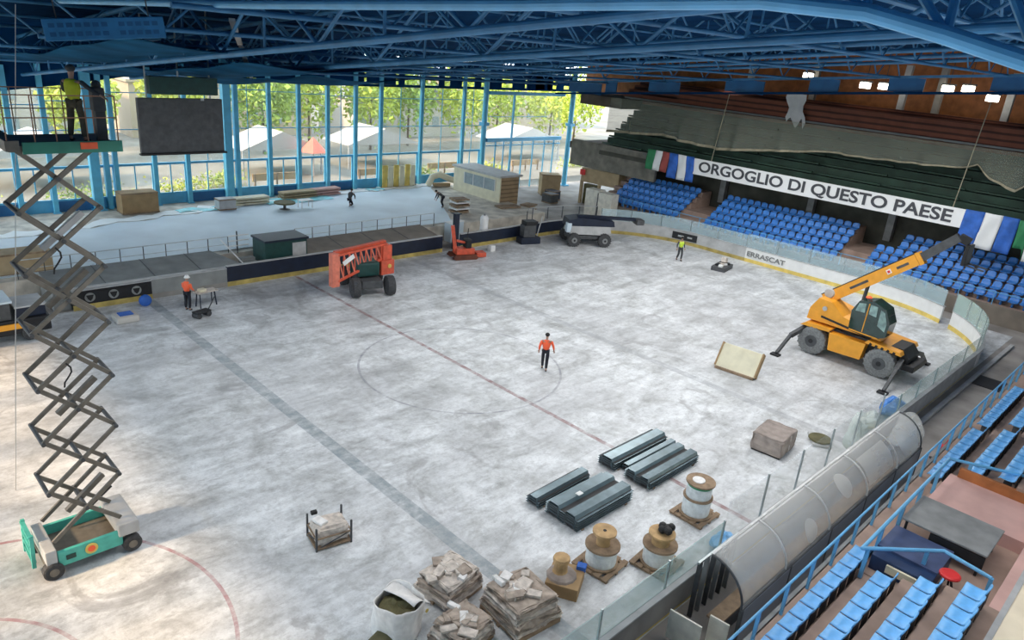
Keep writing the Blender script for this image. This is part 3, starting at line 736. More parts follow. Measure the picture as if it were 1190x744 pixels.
# near seats with parts
proto = thing('stadium_seat', 'x', 'seat', (0, 0, 0), group='near stand seats')
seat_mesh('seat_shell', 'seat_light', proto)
MB().box((0, -.02, -.20), (.10, .22, .36)).build('bracket', 'dgrey', proto); MB().box((0, -.235, .0), (.38, .02, .42)).build('back_support', 'black', proto)
km = kidmap(); first = True
rn = ['row nearest the walkway', 'second row from the walkway', 'third row from the walkway', 'fourth row from the walkway', 'fifth row']
def seat_row(i, x0, x1, what):
    global first
    n = int(round((x1-x0)/.56))
    for k in range(n):
        x = x0+(k+.5)*.56; loc = (x, -17.98-.88*i-.04*(i > 0), rowz(i)+.38)
        lb = f'light blue stand seat in the {rn[i]}, {what}'
        if first:
            proto.location = loc; proto['label'] = lb; first = False
        else: copy_tree(proto, km, loc, 0, lb)
seat_row(0, -9.2, -1.36, 'left of the press box'); seat_row(1, -8.2, -2.6, 'left of the press box'); seat_row(2, -7.6, -2.56, 'left of the press box'); seat_row(3, -7.0, -2.52, 'left of the press box')
seat_row(0, 4.4, 9.44, 'just beyond the press box'); seat_row(1, 4.3, 9.34, 'just beyond the press box'); seat_row(2, 4.4, 9.44, 'just beyond the press box')
seat_row(0, 10.0, 15.6, 'past the aisle at right'); seat_row(1, 10.0, 14, 'past the aisle at right')
# press box
tag(MB().bb(-2.4, 4.2, -21.1, -18.2, 1.5, 1.92).build('press_box_floor', 'kerb'), kind=S_)
tag(MB().bb(1.9, 4.2, -21.1, -18.4, 1.92, 2.3).build('press_box_platform', 'pink'), kind=S_)
railing('press_box_railing', 'blue railing around the press box in the near stand', [(-1.4, -20.75), (-1.2, -19.66), (-2.8, -18.27), (4.1, -18.27), (5.0, -20.2)], 2.8, 1.93, 'rail_blue', 'rail_blue', 8, .05, pr=.09)
pt = thing('press_table', 'large grey table top on dark legs in the press box', 'table', (.62, -19.4, 1.92))
MB().box((0, 0, .68), (1.7, 2.05, .06), bev=.02).build('tabletop', 'grey', pt)
for sx, sy in ((-.75, -.9), (.75, -.9), (-.75, .9), (.75, .9)): MB().bar((sx, sy, 0), (sx, sy, .66), .06).build('leg', 'black', pt)
MB().box((-.82, -.35, .45), (.04, 1.3, .35)).build('modesty_panel', 'black', pt)
cab = thing('press_cabinet', 'navy blue desk with a pale paper strip beside the seats', 'desk', (-1.25, -19.0, 1.92))
MB().bb(-.85, .9, -.75, .65, 0, .42, .02).build('body', 'desk_navy', cab); MB().bb(-.4, .92, -.75, .68, .42, .48).build('desk_top', 'desk_top', cab); MB().bb(-.93, -.86, -.45, .25, .15, .36).build('pale_strip', 'cream', cab)
rs = thing('red_stool', 'red round stool with a dark frame in the press box', 'stool', (-1.55, -19.98, 1.92))
MB().lathe((0, 0, .5), [(.20, 0), (.24, .03), (.24, .07), (.2, .1)], 18).build('seat', 'redsign', rs)
for k in range(3): MB().bar((.05*math.cos(k*2.1), .05*math.sin(k*2.1), .5), (.25*math.cos(k*2.1), .25*math.sin(k*2.1), 0), .04).build('leg', 'black', rs)
tag(MB().lathe((-2.2, -20.45, 1.92), [(.08, 0), (.09, .1), (.07, .2)], 12).build('paper_cup', 'white'), 'small white cup on the floor beside the red stool', 'cup')
tag(MB().bb(-2.4, 12, -21.2, -20.95, 1.9, 2.62).build('aisle_floor', 'pink'), kind=S_)
tag(MB().bb(4.15, 4.3, -21.1, -18.6, 1.9, 2.6).build('wooden_riser', 'brownwood'), kind=S_)
tag(MB().bb(-14, 14, -21.32, -21.2, 1.9, 2.95).build('aisle_kerb', 'lgrey'), kind=S_)
tag(MB().bb(-14, 14, -24.2, -21.32, 2.4, 2.93).build('upper_aisle_floor', 'aisle_sunlit_cream'), kind=S_)

# bench shelter of curved plexiglass
sh = thing('bench_shelter', 'long grey curved plexiglass shelter over the players bench', 'shelter', (0, -15.3, 0))
secs = [(-5.4, -3.1), (-3.1, -.4), (-.4, 2.4), (2.4, 5.0), (5.0, 7.4)]
def arc(v):   # v 0 at the outer low edge, 1 at ridge: (y, z)
    a = v*PI/2; return (-1.45+1.0*(1-math.cos(a)), 1.3+1.0*math.sin(a))
for i, (a, b) in enumerate(secs):
    def f(u, v, a=a, b=b, i=i):
        y, z = arc(v); k = .04*math.sin(u*PI)
        return Vector((lerp(a, b, u)+(.0), y, z+k+(.05*math.sin(u*9+i)*v*(1-v))))
    MB().grid(f, 8, 10).build('canopy_sheet', 'plexi', sh, smooth=True, solid=.02)
    M = MB(); pts = [Vector((a, *arc(k/8))) for k in range(9)]; M.pipe(pts, .03); M.build('arched_rib', 'plexi_edge' if i else 'dgrey', sh)
pts = [Vector((7.4, *arc(k/8))) for k in range(9)]; MB().pipe(pts, .03).build('arched_rib', 'dgrey', sh)
MB().grid(lambda u, v: Vector((7.4+.9*math.sin(v*PI/2)*math.sin(min(1, u+.0)*PI*.5), lerp(-1.45, -.3, u), .0+lerp(1.0, 2.2, v*math.sin(PI*(.25+.5*u))))), 8, 8).build('end_dome', 'plexi', sh, smooth=True, solid=.02)
MB().bar((-5.4, -.45, 2.3), (7.4, -.45, 2.3), .06, .06).build('ridge_trim', 'plexi_edge', sh)
MB().bar((-5.4, -1.46, 1.3), (7.4, -1.46, 1.3), .06, .06).build('lower_trim', 'dgrey', sh)
MB().bb(-5.4, 7.4, -1.5, -1.47, 0, 1.28).build('back_wall', 'backwall', sh)
for k in range(6): MB().bar((lerp(-5.4, 7.4, k/5), -1.47, 0), (lerp(-5.4, 7.4, k/5), -1.47, 1.3), .08).build('post', 'dgrey', sh)
MB().bb(-5.3, 7.3, -1.0, -.6, .42, .48).build('bench_seat', 'oldwood', sh)
MB().bb(-5.3, 7.3, -1.0, -.94, 0, .42).build('bench_support', 'dgrey', sh)
MB().grid(lambda u, v: Vector((lerp(2.5, 4.6, u), *[a+b for a, b in zip(arc(.15+.6*v), (0, .06))])), 6, 6).build('pale_patch', 'pale_plexi', sh, smooth=True)
for (xc, vc, rad) in ((5.9, .45, .55), (1.0, .55, .4), (-1.6, .3, .35), (6.6, .2, .4)):
    def disc(u, v, xc=xc, vc=vc, rad=rad):
        a_ = u*2*PI; y_, z_ = arc(min(1, max(.02, vc+rad*.62*v*math.sin(a_)))); return Vector((xc+rad*v*math.cos(a_), y_-.03, z_+.045))
    MB().grid(disc, 20, 3).build('round_pale_patch', 'pale_plexi', sh, smooth=True)
for i, (x, w_) in enumerate([(-6.3, .0), (-5.75, 0)]):
    t = thing('standing_board', ['square off-white board standing at the shelter entrance', 'narrow off-white board standing nearest the shelter post'][i], 'board', (x, [-15.85, -16.45][i], 0), rz=.1, group=None)
    MB().box((0, 0, .5), (.05, [.85, .5][i], [.85, .95][i]), bev=.01).build('board', 'bcab', t); MB().bar((0, -.2, 0), (0, .2, 0), .06, .08).build('foot', 'grey', t)
t = thing('shelter_gate', 'grey slatted gate frame at the entrance of the bench shelter', 'gate', (-5.2, -15.4, 0))
for k in range(6): MB().bar((.35*k, 0, .0), (.35*k, 0, 1.75), .12, .04).build('slat', 'grey' if k % 2 else 'dgrey', t)
MB().bar((-.1, 0, 1.75), (1.9, 0, 1.75), .06).build('top_rail', 'steel', t)
t = thing('hand_trolley', 'small red and black trolley on the walkway beyond the shelter', 'trolley', (9.6, -17.0, 0), rz=.5)
MB().box((0, 0, .45), (.3, .1, .6), bev=.03).build('red_frame', 'redsign', t); MB().box((0, .1, .08), (.35, .3, .05)).build('toe_plate', 'black', t)
for s in (-1, 1): MB().lathe((s*.2, -.05, .12), [(.12, -.03), (.12, .03)], 14, 'X').build('wheel', 'tyre', t)
MB().bar((0, -.05, .7), (0, -.15, 1.0), .04).build('handle', 'redsign', t)
def film(name, label, c, s, seed, m='film'):
    R = random.Random(seed)
    M = MB(); M.ball((0, 0, s[2]*.5), .5, 12)
    for v in M.bm.verts:
        k = 1+.25*math.sin(v.co.x*11+seed)*math.cos(v.co.y*9+seed*2)+R.uniform(-.08, .08)
        v.co = Vector((v.co.x*s[0]*k, v.co.y*s[1]*k, max(.0, (v.co.z-s[2]*.5)*s[2]*k+s[2]*.5)))
    M.xf(Matrix.Translation(c)); return tag(M.build(name, m, smooth=False), label, 'plastic sheeting')
film('plastic_sheeting', 'bundle of crumpled greenish white plastic hung over the near boards', (7.3, -14.6, 0), (.9, .7, 1.4), 3)
film('plastic_sheeting', 'crumpled white plastic lying on the ice beyond the shelter end', (10.2, -14.0, 0), (2.2, .9, .5), 8)
film('plastic_sheeting', 'blue plastic sheeting heaped against the near boards by the crane', (12.3, -14.3, 0), (1.5, .8, .8), 5, 'seat_blue')
film('plastic_sheeting', 'small bright blue plastic bundle on the ice beside the shelter glass', (-1.9, -14.4, 0), (.9, .55, .45), 11, 'seat_light')

# ------------------------------------------------------------------ people
def person(label, loc, rz, pose='stand', vest='orange', trousers='trouser', head='hair', H=1.78):
    t = thing('person', label, 'person', loc, rz)
    s = H/1.78
    # joints, facing +Y, x right
    if pose == 'walk': A = dict(hipL=(-.10, 0, .93), kneeL=(-.10, .14, .50), ankL=(-.09, .10, .09), toeL=(-.10, .27, .04), hipR=(.10, 0, .93), kneeR=(.09, -.02, .49), ankR=(.09, -.24, .11), toeR=(.10, -.12, .03),
                          shL=(-.20, -.01, 1.45), elL=(-.29, -.10, 1.17), wrL=(-.30, .02, .93), shR=(.20, -.01, 1.45), elR=(.32, .0, 1.18), wrR=(.36, .12, .95), neck=(0, 0, 1.50), chest=(0, -.01, 1.32), waist=(0, 0, 1.08), head=(0, .02, 1.66))
    elif pose == 'reach': A = dict(hipL=(-.10, 0, .93), kneeL=(-.15, .02, .50), ankL=(-.18, -.02, .09), toeL=(-.20, .15, .04), hipR=(.10, 0, .93), kneeR=(.15, .03, .50), ankR=(.18, -.02, .09), toeR=(.22, .14, .04),
                          shL=(-.20, -.01, 1.45), elL=(-.30, .10, 1.20), wrL=(-.22, .32, 1.16), shR=(.20, 0, 1.45), elR=(.42, .05, 1.27), wrR=(.66, .10, 1.13), neck=(0, 0, 1.50), chest=(0, -.01, 1.32), waist=(0, 0, 1.08), head=(0, .02, 1.66))
    elif pose == 'bend': A = dict(hipL=(-.10, -.05, .90), kneeL=(-.12, .08, .48), ankL=(-.12, -.05, .09), toeL=(-.13, .12, .04), hipR=(.10, -.05, .90), kneeR=(.12, .03, .48), ankR=(.12, -.18, .10), toeR=(.13, -.02, .04),
                          shL=(-.19, .36, 1.22), elL=(-.22, .45, .95), wrL=(-.15, .55, .70), shR=(.19, .36, 1.22), elR=(.22, .45, .95), wrR=(.15, .58, .72), neck=(0, .42, 1.28), chest=(0, .26, 1.17), waist=(0, .05, 1.02), head=(0, .55, 1.36))
    elif pose == 'kneel': A = dict(hipL=(-.10, -.10, .50), kneeL=(-.14, .28, .38), ankL=(-.14, .20, .07), toeL=(-.14, .36, .03), hipR=(.10, -.10, .50), kneeR=(.13, .18, .08), ankR=(.12, -.26, .09), toeR=(.12, -.36, .03),
                          shL=(-.19, .16, .95), elL=(-.24, .30, .72), wrL=(-.16, .46, .52), shR=(.19, .16, .95), elR=(.24, .32, .72), wrR=(.16, .50, .55), neck=(0, .18, 1.01), chest=(0, .10, .88), waist=(0, -.04, .65), head=(0, .26, 1.14))
    else: A = dict(hipL=(-.10, 0, .93), kneeL=(-.11, .02, .50), ankL=(-.11, -.02, .09), toeL=(-.12, .15, .04), hipR=(.10, 0, .93), kneeR=(.11, .02, .50), ankR=(.11, -.02, .09), toeR=(.12, .15, .04),
                   shL=(-.20, 0, 1.45), elL=(-.26, .05, 1.17), wrL=(-.18, .27, 1.05), shR=(.20, 0, 1.45), elR=(.26, .03, 1.17), wrR=(.20, .26, 1.02), neck=(0, .02, 1.50), chest=(0, -.01, 1.32), waist=(0, 0, 1.08), head=(0, .06, 1.65))
    A = {k: Vector(v)*s for k, v in A.items()}
    V = [A['hipL'].lerp(A['hipR'], .5)]; R_ = [(.11*s, .08*s)]; E = []
    def add(p, r, par):
        V.append(Vector(p)); R_.append((r*s, r*s) if not isinstance(r, tuple) else (r[0]*s, r[1]*s)); E.append((par, len(V)-1)); return len(V)-1
    w = add(A['waist'], (.12, .085), 0); c = add(A['chest'], (.14, .09), w); n = add(A['neck'], .05, c)
    up = (A['head']-A['neck']).normalized()
    hd = add(A['head'], (.075, .09), n); add(A['head']+up*.10*s, (.055, .065), hd)
    for sd in ('L', 'R'):
        h = add(A['hip'+sd], .078, 0); k = add(A['knee'+sd], .062, h); a = add(A['ank'+sd], .042, k); add(A['toe'+sd], .035, a)
        q = add(A['sh'+sd], .05, c); e = add(A['el'+sd], .042, q); wr = add(A['wr'+sd], .028, e)
        d = (A['wr'+sd]-A['el'+sd]).normalized(); pal = A['wr'+sd]+d*.07*s; pm = add(pal, (.036, .02), wr)
        side = d.cross(Vector((0, 0, 1)) if abs(d.z) < .8 else Vector((0, 1, 0))).normalized(); cur = d.cross(side).normalized()
        for j, (o_, ln) in enumerate(((-.03, .065), (-.01, .078), (.011, .072), (.03, .055))):
            b = pal+side*o_*s+d*.03*s; i1 = add(b, .0095, pm); i2 = add(b+(d*.7+cur*.25)*ln*s*.6, .009, i1); add(b+(d*.9+cur*.9)*ln*s*.75, .007, i2)
        i1 = add(pal-side*.045*s-d*.03*s, .011, wr); add(pal-side*.065*s+d*.02*s, .009, i1)
    me = bpy.data.meshes.new('body'); me.from_pydata(V, E, []); ob = bpy.data.objects.new('body', me); COL.objects.link(ob); ob.parent = t
    sk = ob.modifiers.new('skin', 'SKIN'); sk.use_smooth_shade = True
    for v, r in zip(me.skin_vertices[0].data, R_): v.radius = r
    me.skin_vertices[0].data[0].use_root = True
    sb_ = ob.modifiers.new('sub', 'SUBSURF'); sb_.levels = 1; sb_.render_levels = 1
    me.materials.append(K['skin'])
    def cloth(name, chains, m):
        VV = []; RR = []; EE = []; idx = {}
        for chn in chains:
            prev = None
            for (key, p, r) in chn:
                if key not in idx:
                    idx[key] = len(VV); VV.append(p); RR.append((r[0]*s, r[1]*s) if isinstance(r, tuple) else (r*s, r*s))
                if prev is not None: EE.append((idx[prev], idx[key]))
                prev = key
        me = bpy.data.meshes.new(name); me.from_pydata(VV, EE, []); o = bpy.data.objects.new(name, me); COL.objects.link(o); o.parent = t
        k = o.modifiers.new('skin', 'SKIN'); k.use_smooth_shade = True
        for v, r in zip(me.skin_vertices[0].data, RR): v.radius = r
        me.skin_vertices[0].data[0].use_root = True
        q = o.modifiers.new('sub', 'SUBSURF'); q.levels = 1; q.render_levels = 1; me.materials.append(K[m]); return o
    P0 = V[0]
    cloth('vest', [[('p', P0+(A['waist']-P0)*.15, (.15, .12)), ('w', A['waist'], (.155, .12)), ('c', A['chest'], (.19, .135)), ('n', A['neck'], (.085, .075))],
                   [('c', 0, 0), ('sL', A['shL'], .095)], [('c', 0, 0), ('sR', A['shR'], .095)]], vest)
    for sd in 'LR':
        cloth('sleeve', [[('a', A['sh'+sd], .072), ('b', A['el'+sd], .056), ('c', A['el'+sd].lerp(A['wr'+sd], .85), .042)]], 'clothdark' if vest != 'orange' else 'orange')
        cloth('shoe', [[('a', A['ank'+sd]+Vector((0, -.02, -.02))*s, .055), ('b', A['toe'+sd]+Vector((0, 0, .01)), (.05, .04))]], 'black')
    cloth('trousers', [[('p', P0, (.13, .11)), ('hL', A['hipL'], .098), ('kL', A['kneeL'], .08), ('aL', A['kneeL'].lerp(A['ankL'], .9), .065)],
                       [('p', 0, 0), ('hR', A['hipR'], .098), ('kR', A['kneeR'], .08), ('aR', A['kneeR'].lerp(A['ankR'], .9), .065)]], trousers)
    hc = A['head']+up*.045*s
    fwd = Vector((0, 1, 0))
    for sx in (-1, 1): MB().ball(A['head']+Vector((sx*.03, .088, .02))*s, .010*s, 5).build('eye', 'black', t)
    MB().ball(A['head']+Vector((0, .10, -.005))*s, .016*s, 5).build('nose', 'skin', t); MB().box(A['head']+Vector((0, .088, -.045))*s, (.04*s, .012*s, .008*s)).build('mouth', 'redwood', t)
    if head == 'helmet':
        MB().lathe(hc+Vector((0, 0, .0)), [(.145*s, 0), (.14*s, .015*s), (.115*s, .02*s), (.11*s, .07*s), (.07*s, .12*s), (.02*s, .135*s)], 18).build('hard_hat', 'white', t, smooth=True)
    else:
        MB().ball(hc+Vector((0, -.015, .02))*s, .105*s, 8, (1, 1.08, .85)).build('hair', head, t, smooth=True)
    return t
person('person in an orange vest and dark trousers walking in the middle of the ice', (2.84, -2.46, 0), math.radians(-49), 'walk', 'orange', 'trouser')
person('person in orange jacket and white hard hat by a small workbench at the far boards', (-7.1, 12.5, 0), math.radians(-60), 'stand', 'orange', 'trouser', 'helmet')
person('person with a green top striding across the ice near the end boards', (25.2, 5.2, 0), math.radians(150), 'walk', 'hiviz', 'clothdark')
person('person in dark clothes bending down on the terrace sheet near the site cabin', (16.8, 22.3, 1.07), math.radians(70), 'bend', 'clothdark', 'trouser', H=1.7)
person('person in dark clothes kneeling on the far part of the terrace sheet', (10.4, 25.6, 1.07), math.radians(-60), 'kneel', 'clothdark', 'trouser')
person('person in a yellow vest standing on the raised lift platform, reaching to the controls', (-15.2, -4.0, 10.78), math.radians(-49), 'reach', 'hiviz_y', 'khaki', 'clothdark', 1.6)

# ------------------------------------------------------------------ scissor lift
lf = thing('scissor_lift', 'green scissor lift raised to full height at the left with a worker on its platform', 'scissor lift', (-16.1, -3.5, 0))
L0 = .95   # half length
MB().bb(-.78, .72, -.72, -.62, .28, .72, .02).build('side_panel', 'green_lift', lf); MB().bb(-.78, .72, .62, .72, .28, .72, .02).build('side_panel', 'green_lift', lf)
MB().bb(-1.05, 1.0, -.62, .62, .25, .45, .02).build('chassis_frame', 'arm_steel', lf)
MB().bb(-1.05, -.8, -.75, .7, .45, .85, .03).build('end_casing', 'lgrey', lf)
MB().bb(.62, 1.15, -.78, .75, .55, .92, .05).build('end_casing', 'lgrey', lf)
for yy in (-.1, .75): MB().bar((-1.22, yy, .1), (-1.18, yy, 1.05), .09).build('ladder_rail', 'green_lift', lf)
for zz in (.25, .5, .75, 1.0): MB().bar((-1.2, -.1, zz), (-1.2, .75, zz), .1, .06).build('ladder_step', 'green_lift', lf)
MB().lathe((-.03, -.735, .52), [(.15, -.008), (.15, .008)], 20, 'Y').build('round_sticker', 'yellow', lf)
MB().lathe((-.03, -.745, .52), [(.09, -.008), (.09, .008)], 20, 'Y').build('sticker_centre', 'orange', lf)
MB().box((-.5, -.73, .5), (.22, .015, .13)).build('dark_label', 'green_dark', lf)
MB().bar((.3, .4, 1.0), (.95, .7, 1.25), .04).build('hose', 'black', lf)
for sx in (-.92, .93):
    for sy in (-.68, .66):
        w_ = MB().lathe((sx, sy, .24), [(.20, -.12), (.24, -.10), (.24, .10), (.20, .12)], 24, 'Y').build('wheel', 'tyre', lf)
        MB().lathe((sx, sy-.125 if sy < 0 else sy+.125, .24), [(.11, -.01), (.11, .01)], 16, 'Y').build('wheel_hub', 'arm_steel', w_)
nL = 7; zb, zt = .95, 10.72
def px_(z): return .42*(z-zb)/(zt-zb)
def hw(k): return .92
for k in range(nL):
    z0 = lerp(zb, zt, k/nL); z1 = lerp(zb, zt, (k+1)/nL); c0, c1 = px_(z0), px_(z1); h = .80
    for ys in ((-.55, -.15), (.55, .15)):
        M = MB().bar((c0-h, ys[0], z0), (c1+h, ys[0], z1), .06, .10); M.build('scissor_arm', 'arm_steel', lf)
        M = MB().bar((c0+h, ys[0]+(.12 if ys[0] < 0 else -.12), z0), (c1-h, ys[0]+(.12 if ys[0] < 0 else -.12), z1), .06, .10); M.build('scissor_arm', 'arm_steel', lf)
    cm = (c0+c1)/2; zm = (z0+z1)/2
    MB().tube((cm, -.62, zm), (cm, .62, zm), .05, n=10).build('centre_pivot', 'dgrey', lf)
    for s_ in (-1, 1): MB().tube((c1+s_*h, -.62, z1), (c1+s_*h, .62, z1), .05, n=10).build('end_pivot', 'dgrey', lf)
    if k in (0, 2, 4, 5): MB().bar((c0-.3, 0, lerp(z0, z1, .3)), (c1+.55, 0, lerp(z0, z1, .85)), .13).build('hydraulic_cylinder', 'lgrey' if k % 2 else 'arm_steel', lf)
    if k in (3, 5): MB().pipe([Vector((cm-.2+.1*math.sin(q), -.66, zm-.1-.12*q)) for q in range(6)], .02, 6).build('hose', 'black', lf)
MB().bb(-.5, 1.62, -.85, .85, 10.66, 10.78).build('platform_deck', 'arm_steel', lf)
MB().bb(-.25, 1.66, -.90, -.84, 10.62, 10.86).build('platform_skirt', 'skirt_green', lf)
MB().bb(.82, 1.15, -.93, -.9, 10.70, 10.84).build('platform_sticker', 'orange', lf)
MB().bb(-.55, -.3, -.9, .9, 10.68, 10.9).build('extension_deck', 'arm_steel', lf)
for yy in (-.85, .85):
    for z in (11.35, 11.8): MB().bar((-.5, yy, z), (1.6, yy, z), .022).build('guard_rail', 'rail_tan', lf) if not (yy < 0 and z > 0 and False) else None
    for x in (-.5, 0, .4, 1.0, 1.6): MB().bar((x, yy, 10.78), (x, yy, 11.8), .022).build('guard_post', 'rail_tan', lf)
for x in (-.5, 1.6): MB().bar((x, -.85, 11.8), (x, .85, 11.8), .022).build('guard_rail', 'rail_tan', lf)
MB().bb(1.25, 1.5, -.6, -.3, 11.45, 11.95, .03).build('control_box', 'dgrey', lf); MB().bb(1.3, 1.5, -.5, -.3, 10.8, 11.45).build('control_pedestal', 'dgrey', lf)
MB().ball((1.38, -.45, 12.0), .1, 6).build('control_knob', 'dgrey', lf)

# ------------------------------------------------------------------ yellow crane telehandler
cr = thing('crane_telehandler', 'yellow rotating telehandler with raised boom and glass cab by the far right corner', 'telehandler', (17.3, -10.6, 0), rz=-PI/2)
# local: +x = world -Y (front, right in view), +y = world +X (away)
def wheel(t, x, y, r, w, m='tyre_grey', hub='dgrey'):
    k = MB().lathe((x, y, r), [(r*.80, -w/2), (r*.96, -w*.45), (r, -w*.3), (r, w*.3), (r*.96, w*.45), (r*.80, w/2)], 28, 'Y').build('wheel', m, t, smooth=False)
    M = MB()
    for i in range(18):
        a = i*2*PI/18; M.box((x+r*math.cos(a), y, r+r*math.sin(a)), (.05, w*.85, .07), rot=Matrix.Rotation(-a, 4, 'Y'))
    M.build('tread_lugs', m, k)
    for s_ in (-1, 1): MB().lathe((x, y+s_*w*.5, r), [(r*.42, -.03), (r*.42, .03)], 18, 'Y').build('wheel_hub', hub, k)
    for s_ in (-1, 1): MB().lathe((x, y+s_*w*.54, r), [(r*.2, -.04), (r*.15, .04)], 12, 'Y').build('hub_cap', 'black', k)
for x in (-1.75, 1.65):
    for y in (-1.05, 1.05): wheel(cr, x, y, .72, .5)
MB().prism([(-2.4, .75), (-2.3, 1.35), (-1.0, 1.55), (1.6, 1.5), (2.6, 1.25), (2.6, .8), (2.35, .55), (-1.0, .55)], 1.3, 'Y', -.65).build('chassis', 'dgrey', cr)
MB().prism([(-.85, .55), (-.95, 1.45), (.85, 1.45), (.75, .6)], .5, 'Y', -1.3).build('side_panel', 'crane', cr)
MB().prism([(-.85, .55), (-.95, 1.45), (.85, 1.45), (.75, .6)], .5, 'Y', .8).build('side_panel', 'crane', cr)
MB().prism([(-2.5, 1.40), (-2.2, 1.62), (-.9, 1.62), (-1.0, 1.45)], 2.5, 'Y', -1.25).build('rear_mudguard', 'crane', cr)
MB().prism([(.75, 1.50), (.9, 1.68), (2.4, 1.55), (2.5, 1.38)], 2.5, 'Y', -1.25).build('front_mudguard', 'crane', cr)
for k in range(5): MB().box((1.05+.28*k, -1.26, 1.52-.02*k), (.12, .03, .12), rot=Matrix.Rotation(.4, 4, 'Y')).build('hazard_stripe', 'black', cr)
MB().lathe((-.3, 0, 1.5), [(.75, 0), (.75, .22)], 24).build('slew_ring', 'black', cr)
MB().prism([(-2.35, 1.75), (-2.3, 2.35), (-1.95, 2.95), (-1.3, 2.9), (-.6, 2.35), (1.3, 1.95), (1.4, 1.72)], 1.1, 'Y', -1.0).build('turret_body', 'crane', cr)
MB().prism([(-2.2, 1.72), (-2.1, 2.3), (-1.6, 2.6), (.2, 2.2), (.3, 1.72)], .9, 'Y', .1).build('counter_body', 'crane', cr)
MB().box((-.35, -1.02, 1.9), (2.6, .04, .10), rot=Matrix.Rotation(.12, 4, 'Y')).build('dark_stripe', 'black', cr)
MB().lathe((-1.55, -1.03, 2.5), [(.12, -.02), (.12, .02)], 16, 'Y').build('round_badge', 'lgrey', cr)
bx0 = Vector((-1.95, -.15, 2.75)); bx1 = Vector((1.75, -.15, 5.85)); bx2 = Vector((3.15, -.15, 7.25))
MB().bar(bx0, bx1, .42, .55).build('boom', 'crane', cr)
dirb = (bx1-bx0).normalized(); nrm = Vector((-dirb.z, 0, dirb.x))
MB().bar(bx0+nrm*.30-Vector((0, .18, 0)), bx1+nrm*.30-Vector((0, .18, 0)), .05, .05).build('boom_edge', 'black', cr)
for s0, s1 in ((.30, .50), (.80, .92)):
    MB().bar(bx0.lerp(bx1, s0)-Vector((0, .215, 0)), bx0.lerp(bx1, s1)-Vector((0, .215, 0)), .01, .12).build('boom_marking', 'dgrey', cr)
MB().box(bx0.lerp(bx1, .72)-Vector((0, .22, 0)), (.22, .02, .22), rot=Matrix.Rotation(-.7, 4, 'Y')).build('warning_sticker', 'white', cr)
MB().box(bx0.lerp(bx1, .72)-Vector((0, .232, 0)), (.12, .02, .12), rot=Matrix.Rotation(-.7, 4, 'Y')).build('warning_mark', 'redsign', cr)
MB().bar(bx1, bx2, .30, .40).build('telescopic_section', 'dgrey', cr)
MB().bar(bx1+dirb*.02, bx1+dirb*.22, .46, .62).build('boom_collar', 'crane', cr)
MB().bar(bx2, bx2+Vector((.45, 0, -.15)), .28, .35).build('boom_head', 'black', cr)
hk = bx2+Vector((.45, 0, -.2))
MB().box(hk+Vector((.05, 0, -.5)), (.16, .9, .9), bev=.02).build('fork_carriage', 'black', cr)
for s_ in (-.3, .3): MB().bar(hk+Vector((.1, s_, -.92)), hk+Vector((.9, s_, -1.0)), .12, .05).build('fork', 'dgrey', cr)
MB().tube((-.2, -.15, 2.2), bx0.lerp(bx1, .5)+Vector((0, 0, -.2)), .09, n=12).build('lift_cylinder', 'dgrey', cr)
MB().lathe((-1.75, -.35, 3.15), [(.22, -.08), (.27, 0), (.22, .08)], 18, 'Y').build('hose_reel', 'lgrey', cr)
cabo = MB().prism([(-.15, 1.95), (-.2, 2.9), (.05, 3.45), (.7, 3.62), (1.35, 3.35), (1.65, 2.7), (1.6, 2.05), (1.2, 1.85)], .95, 'Y', -1.25).build('cab', 'cabglass', cr)
for pl in ([(-.02, 2.95), (.08, 3.35), (.4, 3.42), (.42, 2.95)], [(.62, 2.95), (.62, 3.42), (.95, 3.4), (.98, 2.9)], [(1.12, 2.5), (1.12, 3.3), (1.33, 3.2), (1.52, 2.7), (1.5, 2.3)]):
    MB().prism(pl, .03, 'Y', -1.28).build('side_window', 'cabwin', cabo)
MB().bar((.52, -1.27, 2.0), (.55, -1.27, 3.45), .04).build('door_frame', 'crane', cabo); MB().bar((-.1, -1.27, 1.95), (1.3, -1.27, 1.88), .05).build('door_frame', 'crane', cabo)
MB().lathe((.3, -.8, 3.58), [(.14, 0), (.16, .05), (.05, .12)], 12).build('beacon', 'orange', cabo)
MB().bar((1.55, -1.3, 3.1), (1.75, -1.45, 3.35), .04).build('mirror', 'black', cabo)
MB().prism([(1.5, 1.6), (2.4, 1.6), (2.75, 1.2), (2.7, .8), (2.0, .9)], 1.5, 'Y', -.75).build('front_frame', 'black', cr)
for s_ in (-1, 1):
    o = MB().bar((-2.3, s_*.9, 1.25), (-2.55, s_*2.0, .9), .2, .22).bar((-2.55, s_*1.95, .95), (-2.65, s_*3.0, .12), .14, .16).build('outrigger', 'dgrey', cr)
    MB().box((-2.66, s_*3.05, .05), (.45, .35, .1), bev=.02).build('outrigger_foot', 'black', o)
    o = MB().bar((2.5, s_*.9, 1.1), (2.6, s_*1.8, .85), .2, .22).bar((2.6, s_*1.75, .9), (2.62, s_*(2.9), .12), .14, .16).build('outrigger', 'dgrey', cr)
    MB().box((2.62, s_*2.95, .05), (.45, .35, .1), bev=.02).build('outrigger_foot', 'black', o)
MB().bb(2.5, 3.1, -.9, .9, .65, .95, .03).build('front_bumper', 'black', cr)

# ------------------------------------------------------------------ red boom lift
rl = thing('boom_lift', 'red articulated boom lift with folded lattice boom and black tyres by the far boards', 'boom lift', (2.2, 10.9, 0), rz=0)
for x, y in ((-1.15, .25), (.05, -1.05), (1.5, -.05), (.35, 1.15)):
    pass
